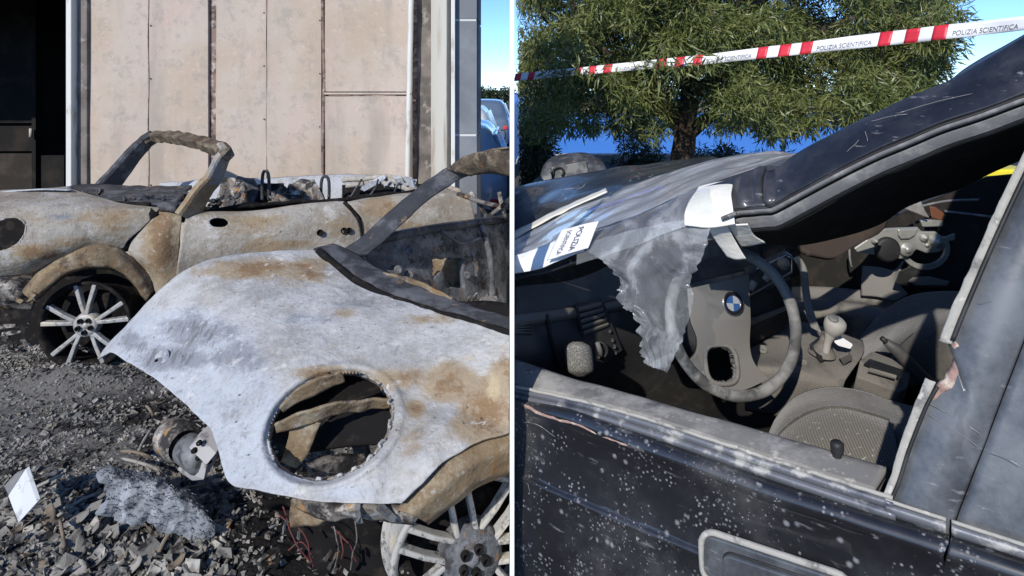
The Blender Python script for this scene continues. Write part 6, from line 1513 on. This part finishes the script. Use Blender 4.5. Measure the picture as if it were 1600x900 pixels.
# white tape on the pillar and printed label
rows = [[S(x, y, .13) for x, y in ((796, 402), (840, 388), (875, 374), (905, 362))], [S(x, y, .10) for x, y in ((796, 414), (845, 402), (880, 390), (915, 376))], [S(x, y, .085) for x, y in ((796, 427), (850, 418), (885, 402), (920, 390))]]
tag(obj('pillar_tape', gridmesh([[p + BA*-.016 for p in r] for r in rumple(loft(rows, 40, 12), .0025, 18, 66)]), mt['paper'], solid=.002), 'white tape along the windscreen pillar left of the printed label', 'tape')
lp = [S(888, 356, .105), S(946, 342, .11), S(928, 384, .085), S(864, 404, .08)]
lbl = thing('printed_label', 'white paper label printed in black on the pillar beside the plastic flap', 'label', lp[3])
g = rumple(loft([[lp[0], lp[0].lerp(lp[1], .5) + BA*-.006, lp[1]], [lp[3], lp[3].lerp(lp[2], .5) + BA*-.004, lp[2]]], 20, 16, cr, lin), .002, 22, 67)
g = [[p + BA*-.026 for p in r] for r in g]
obj('paper', gridmesh(g), mt['paper'], lbl, solid=.0015)
def on_label(u, v_):   # u along the top edge, v down
    j = min(max(v_, 0), .999)*15; i = min(max(u, 0), .999)*19; a, b = int(j), int(i); fj, fi = j - a, i - b
    p = g[a][b].lerp(g[a][b+1], fi).lerp(g[a+1][b].lerp(g[a+1][b+1], fi), fj)
    return p + BA*-.004 + Vector((0, 0, .0015))
for body, u0, size in (('POLIZIA', .62, .165), ('SCIENTIFICA', .30, .150)):
    v, f = text_mesh(body, 1.0); w = max(x for x, y, z in v) - min(x for x, y, z in v)
    k = .82/w
    mb = MB(); mb.add([on_label(u0 + y*size*1.25, .5 + x*k) for x, y, z in v], f, False); obj('lettering', mb, mt['ink'], lbl)
# masking tape patch over the buckled pillar, with hanging tails
mtp = thing('masking_tape', 'cream masking tape patch wrapped over the buckled pillar with grey tails hanging', 'tape', S(1115, 345, .08))
rows = [[S(x, y, .19) for x, y in ((1098, 290), (1125, 284), (1153, 279))], [S(x, y, .135) for x, y in ((1088, 305), (1120, 300), (1149, 296))], [S(x, y, .092) for x, y in ((1078, 330), (1112, 328), (1150, 322))], [S(x, y, .084) for x, y in ((1076, 350), (1112, 353), (1154, 347))]]
obj('patch', gridmesh([[p + BA*-.020 for p in r] for r in rumple(loft(rows, 40, 40), .003, 20, 68)]), mt['masking'], mtp, solid=.002)
rows = [[S(x, y, .075) for x, y in ((1103, 351), (1118, 354), (1133, 351))], [S(x, y, .11) for x, y in ((1117, 374), (1132, 375), (1146, 372))], [S(x, y, .14) for x, y in ((1136, 402), (1150, 406), (1166, 404))]]
obj('tail', gridmesh(rumple(loft(rows, 14, 24), .003, 18, 69)), mt['masking'], mtp, solid=.002)
rows = [[S(x, y, .080) for x, y in ((1132, 351), (1150, 351), (1170, 350))], [S(x, y, .12) for x, y in ((1150, 370), (1164, 370), (1180, 368))], [S(x, y, .15) for x, y in ((1158, 386), (1176, 384), (1196, 380))]]
obj('tail', gridmesh(rumple(loft(rows, 14, 20), .003, 18, 70)), mt['masking'], mtp, solid=.002)
mb = MB(); tube(mb, [S(1128, 342, .06), S(1150, 333, .06)], .004, 6); obj('tape_fold', mb, mt['trim'], mtp)
rows = [vs_((1238, 402, 1.80), (1247, 398, 1.80)), vs_((1252, 430, 1.80), (1262, 424, 1.80)), vs_((1254, 466, 1.80), (1268, 470, 1.80)), vs_((1262, 494, 1.79), (1276, 500, 1.79)), vs_((1268, 512, 1.79), (1284, 522, 1.79))]
tag(obj('loose_tape', gridmesh(rumple(loft(rows, 8, 40, lin), .006, 14, 71)), mt['trim'], solid=.002), 'loose strip of grey tape hanging inside the cabin behind the steering wheel', 'tape')
mb = MB(); prism(mb, vs_((1304, 535, 1.74), (1312, 527, 1.75), (1332, 540, 1.74), (1328, 545, 1.735), (1310, 540, 1.73)), (0, .002, .004)); tag(obj('torn_paper', mb, mt['paper']), 'small torn scrap of white paper beside the gear knob', 'paper')

# ------------------------------------------------------------------ barrier tape
TC = [(790, 122.5), (820, 119.5), (900, 112), (960, 106), (1034, 99), (1110, 92), (1190, 82.5), (1260, 75), (1320, 67.5), (1383, 60.5), (1430, 55.5), (1470, 50.5), (1530, 44.5), (1610, 35)]
TW = [(790, 12), (900, 12), (1034, 14), (1190, 18), (1260, 19), (1383, 22), (1470, 23), (1610, 23)]
def tape(px, v, lift=0):
    cy = float(np.interp(px, [a for a, b in TC], [b for a, b in TC])); w = float(np.interp(px, [a for a, b in TW], [b for a, b in TW]))
    Y = float(np.interp(px, [790, 1610], [7.4, 4.3]))
    rip = .012*math.sin(px*.045) 
    return P(px + v*w*-.12, cy + v*w*.5, Y + rip*v - lift)
bt = thing('barrier_tape', 'red and white police barrier tape stretched across the tree', 'barrier tape', tape(1200, 0))
g = [[tape(px, v) for px in np.linspace(804, 1612, 160)] for v in np.linspace(-1, 1, 5)]
obj('ribbon', gridmesh(g), mt['ribbon'], bt, solid=.0012)
for a, b in ((804, 814), (825, 835), (898, 908), (920, 931), (943, 956), (1027, 1041), (1055, 1069), (1083, 1097), (1183, 1199), (1217, 1235), (1251, 1269), (1373, 1393), (1414, 1436), (1457, 1480)):
    g = [[tape(px, v, .004) for px in np.linspace(a, b, 5)] for v in np.linspace(-1, 1, 5)]
    obj('red_block', gridmesh(g), mt['red'], bt, solid=.001)
v, f = text_mesh('POLIZIA SCIENTIFICA', 1.0); wv = max(x for x, y, z in v) - min(x for x, y, z in v)
for a, b in ((840, 895), (960, 1024), (1102, 1176), (1275, 1364), (1487, 1594)):
    k = (b - a)/wv
    mb = MB(); mb.add([tape((a + b)/2 + x*k*.96, .34 - y*.95, .005) for x, y, z in v], f, False); obj('lettering', mb, mt['inkg'], bt)

# ------------------------------------------------------------------ tree behind the black car
random.seed(14)
tr_ = thing('wattle_tree', 'large leafy tree with drooping narrow leaves behind the barrier tape', 'tree', (2.55, 9.4, 0))
mb = MB()
trunk = [(2.55, 9.4, -.1), (2.52, 9.4, .45), (2.56, 9.4, 1.0), (2.62, 9.45, 1.6), (2.6, 9.5, 2.3), (2.5, 9.5, 3.0)]
tube(mb, rumple([cr([Vector(p) for p in trunk], 30)], .03, 3, 80)[0], [.20 - .0045*i for i in range(30)], 14)
obj('trunk', mb, mt['bark'], tr_)
limbs = [((2.56, 9.4, 1.0), (1.8, 9.2, 1.7), (1.0, 8.9, 2.2), (.4, 8.8, 2.5)), ((2.6, 9.45, 1.4), (3.4, 9.2, 2.0), (4.2, 9.0, 2.3), (5.0, 8.9, 2.6)), ((2.6, 9.45, 1.6), (2.0, 8.8, 2.4), (1.6, 8.3, 2.8)), ((2.6, 9.5, 2.0), (3.2, 8.7, 2.6), (3.8, 8.2, 2.9)), ((2.55, 9.4, .8), (3.2, 9.3, 1.3), (3.9, 9.1, 1.6)), ((2.55, 9.4, .9), (1.9, 9.6, 1.4), (1.2, 9.8, 1.6))]
for L in limbs:
    mb = MB(); tube(mb, rumple([cr([Vector(p) for p in L], 18)], .05, 2, 81)[0], [.11 - .005*i for i in range(18)], 8); obj('limb', mb, mt['bark'], tr_)
def in_crown(px, py):
    right = np.interp(py, [-160, 0, 60, 110, 150, 200], [1440, 1490, 1490, 1455, 1420, 1370])
    bottom = np.interp(px, [800, 850, 900, 950, 1000, 1040, 1060, 1090, 1120, 1160, 1200, 1260, 1300, 1340, 1380, 1420, 1480, 1500], [255, 235, 198, 188, 212, 200, 185, 186, 196, 200, 196, 205, 190, 178, 168, 150, 130, 90])
    return 802 < px < right and py < bottom
cs = []
while len(cs) < 900:
    px, py, Y = random.uniform(800, 1500), random.uniform(-190, 250), random.uniform(7.2, 10.8)
    if not in_crown(px, py): continue
    if 1038 < px < 1106 and py > 172 and Y < 9.9: continue
    c = P(px, py, Y)
    if c.x < .25: c.x = random.uniform(.2, .4)
    if Y < 9.3 and mnoise.noise(Vector(c)*1.25 + Vector((3, 0, 0))) < .02: continue
    cs.append((c, random.uniform(.14, .30)))
random.seed(15)
# drooping sprays at the rim of the crown
for k in range(150):
    px = random.uniform(806, 1490)
    if 1030 < px < 1112: continue
    py = float(np.interp(px, [800, 900, 1000, 1100, 1200, 1300, 1400, 1490], [232, 186, 204, 186, 200, 184, 158, 110])) + random.uniform(-50, 12)
    cs.append((P(px, py, random.uniform(7.2, 8.6)), random.uniform(.09, .17)))
for px, py in ((1490, 30), (1500, 45), (1478, 70), (1470, 95), (1480, 110), (1455, 140), (1470, 20), (1495, 15), (1440, 160), (1410, 175)):
    for k in range(2): cs.append((P(px + random.uniform(-22, 8), py + random.uniform(-10, 10), random.uniform(7.8, 8.6)), random.uniform(.10, .2)))
for px, py in ((870, 108), (885, 116), (905, 104), (860, 122), (925, 118), (1000, 96), (1018, 108), (1040, 92), (1120, 95), (1060, 104), (960, 112)):
    cs.append((P(px + random.uniform(-6, 6), py + random.uniform(-6, 6), float(np.interp(px, [790, 1610], [7.4, 4.3])) - .22), random.uniform(.08, .14)))
for k in range(46):
    cs.append((P(random.uniform(950, 1230), random.uniform(20, 150), random.uniform(7.6, 8.8)), random.uniform(.16, .26)))
for k in range(240):
    px, py = random.uniform(806, 1420), random.uniform(-60, 140)
    cs.append((P(px, py, random.uniform(9.4, 10.9)), random.uniform(.22, .36)))
leafcloud('crown', cs, 165000, .135, mt['leaf'], tr_, 3, droop=.8, width=.17, side=.06)
# twigs carrying the outer sprays
mb = MB()
for k in range(160):
    c, r = random.choice(cs); c = Vector(c)
    if c.x < .5: continue
    b = c + Vector((random.uniform(-.3, .3), random.uniform(.1, .5), random.uniform(.2, .5)))
    tube(mb, [b, (b + c)/2 + Vector((0, 0, .06)), c, c + Vector((random.uniform(-.1, .1), -.05, -r))], [.012, .009, .006, .003], 4, caps=False)
o = obj('twigs', mb, mt['bark'], tr_); o['kind'] = 'stuff'
# the nearest leaves one by one
lm = []
for s in range(3):
    L, w = .17, (.022, .026, .019)[s]; mb_ = [[], []]
    vs = []; n = 6
    for i in range(n + 1):
        u = i/n; ww = w*math.sin(math.pi*min(.98, max(.03, u**.8)))*.5; z = -.05*u*u*(1 + s*.6); vs += [(u*L, -ww, z + .003), (u*L, 0, z), (u*L, ww, z + .003)]
    fs = []
    for i in range(n): fs += [(i*3, i*3+1, i*3+4, i*3+3), (i*3+1, i*3+2, i*3+5, i*3+4)]
    me = bpy.data.meshes.new('leaf'); me.from_pydata(vs, [], fs); me.materials.append(mt['leaf'])
    for p in me.polygons: p.use_smooth = True
    lm.append(me)
random.seed(16)
front = sorted(cs, key=lambda c: c[0].y)
org = Vector(tr_.location); k = 0
while k < 290:
    c, r = random.choice(front[:260]); d = Vector((random.gauss(0, 1), -abs(random.gauss(0, 1)), random.gauss(0, 1))).normalized()
    p = c + d*r*random.uniform(.7, 1.1)
    px, py = proj(p)
    if not (812 < px < 1510 and -10 < py < 262) or p.x < .25: continue
    o = bpy.data.objects.new('leaf', lm[k % 3]); COL.objects.link(o); o.parent = tr_
    ax = (d*.6 + Vector((random.uniform(-.6, .6), random.uniform(-.5, .3), random.uniform(-1.0, .3)))).normalized()
    o.rotation_euler = (Matrix.Rotation(random.uniform(0, 6.28), 4, ax) @ ax.to_track_quat('X', 'Z').to_matrix().to_4x4()).to_euler()
    s = random.uniform(.7, 1.1); o.scale = (s, s, s)
    o.location = p - org
    k += 1
# shrubs below the tree
def shrub(label, c, cl, n, L, mat, seed):
    t = thing('shrub', label, 'shrub', (c[0], c[1], 0))
    mb = MB()
    rs = random.Random(seed)
    for k in range(7):
        e = rs.choice(cl)[0]; tube(mb, cr([Vector((c[0], c[1], -.05)), Vector((c[0], c[1], .2)).lerp(e, .5), e], 8), [.03, .026, .022, .018, .014, .01, .007, .004], 6)
    obj('stems', mb, mt['bark'], t); leafcloud('foliage', cl, n, L, mat, t, seed, droop=.3, width=.22, side=.08)
random.seed(18)
shrub('dark dense shrub left of the parked wreck behind the hood', (.42, 8.6, 0), [(P(random.uniform(812, 868), random.uniform(205, 300), random.uniform(8.2, 9.2)), random.uniform(.14, .26)) for _ in range(26)], 3600, .10, mt['leafd'], 31)
shrub('small shrub at the terrace kerb left of the tree trunk', (2.1, 12.2, 0), [(P(random.uniform(955, 1030), random.uniform(226, 262), random.uniform(11.8, 12.5)), random.uniform(.12, .2)) for _ in range(14)], 1300, .12, mt['leafd'], 32)
shrub('low bushes right of the tree trunk in front of the sea', (4.1, 12.2, 0), [(P(random.uniform(1092, 1235), random.uniform(232, 262), random.uniform(11.8, 12.6)), random.uniform(.12, .22)) for _ in range(22)], 1700, .12, mt['leafd'], 33)

# ------------------------------------------------------------------ wreck beyond the hood, yellow bin beyond the far window
wk = thing('wrecked_van', 'dark wrecked vehicle with a grey door panel parked behind the black hood', 'van', (.9, 5.9, 0))
WYv = 5.5
rows = [[P(x, y, WYv + o) for x, y in pts] for o, pts in ((.9, ((850, 268), (862, 250), (880, 244), (910, 241), (932, 250), (944, 266))), (.35, ((846, 272), (858, 250), (878, 242), (912, 240), (936, 250), (948, 268))), (.0, ((842, 282), (852, 262), (876, 252), (914, 250), (938, 256), (950, 272))), (-.05, ((836, 310), (848, 300), (876, 296), (914, 296), (940, 298), (954, 305))))]
obj('body', gridmesh(rumple(loft(rows, 40, 30), .012, 5, 90)), mt['char'], wk, solid=.012)
mb = MB(); prism(mb, [P(x, y, WYv - .06) for x, y in ((862, 262), (916, 252), (920, 272), (866, 282))], (0, .04, 0)); gp = obj('grey_panel', mb, mt['greyp'], wk, bevel=.006)
mb = MB(); tube(mb, cr([P(x, y, WYv - .075) for x, y in ((864, 274), (866, 264), (876, 262), (881, 268), (878, 275))], 18), .010, 7); obj('pull_handle', mb, mt['rubber'], gp)
rows = [[P(x, y, WYv - .10) for x, y in ((834, 284), (848, 272), (858, 264))], [P(x, y, WYv - .30) for x, y in ((834, 296), (850, 288), (862, 284))]]
obj('crumpled_wing', gridmesh(rumple(loft(rows, 16, 10), .03, 9, 91)), mt['greyp'], wk, solid=.01)
for px in (856, 930):
    mb = MB(); lathe(mb, [(.12, -.07), (.24, -.09), (.29, -.05), (.29, .05), (.24, .09), (.12, .07)], Vector((P(px, 300, WYv + .2).x, WYv + .25, .29)), (0, -1, 0), 22); obj('wheel', mb, mt['rubber'], wk)
yb = thing('yellow_bin', 'yellow bin seen through the far window of the black car', 'bin', P(1558, 400, 5.0) * 1)
yb.location.z = 0
cx = P(1558, 268, 5.0).x
mb = MB(); prism(mb, [(cx - .16, 4.9, 0), (cx + .16, 4.9, 0), (cx + .2, 4.9, .82), (cx - .2, 4.9, .82)], (0, .35, 0)); obj('body', mb, mt['yellow'], yb, bevel=.02)
mb = MB(); bx(mb, cx - .22, cx + .22, 4.87, 5.28, .825, .895); obj('lid', mb, mt['yellow'], yb, bevel=.02)
SIDE = None
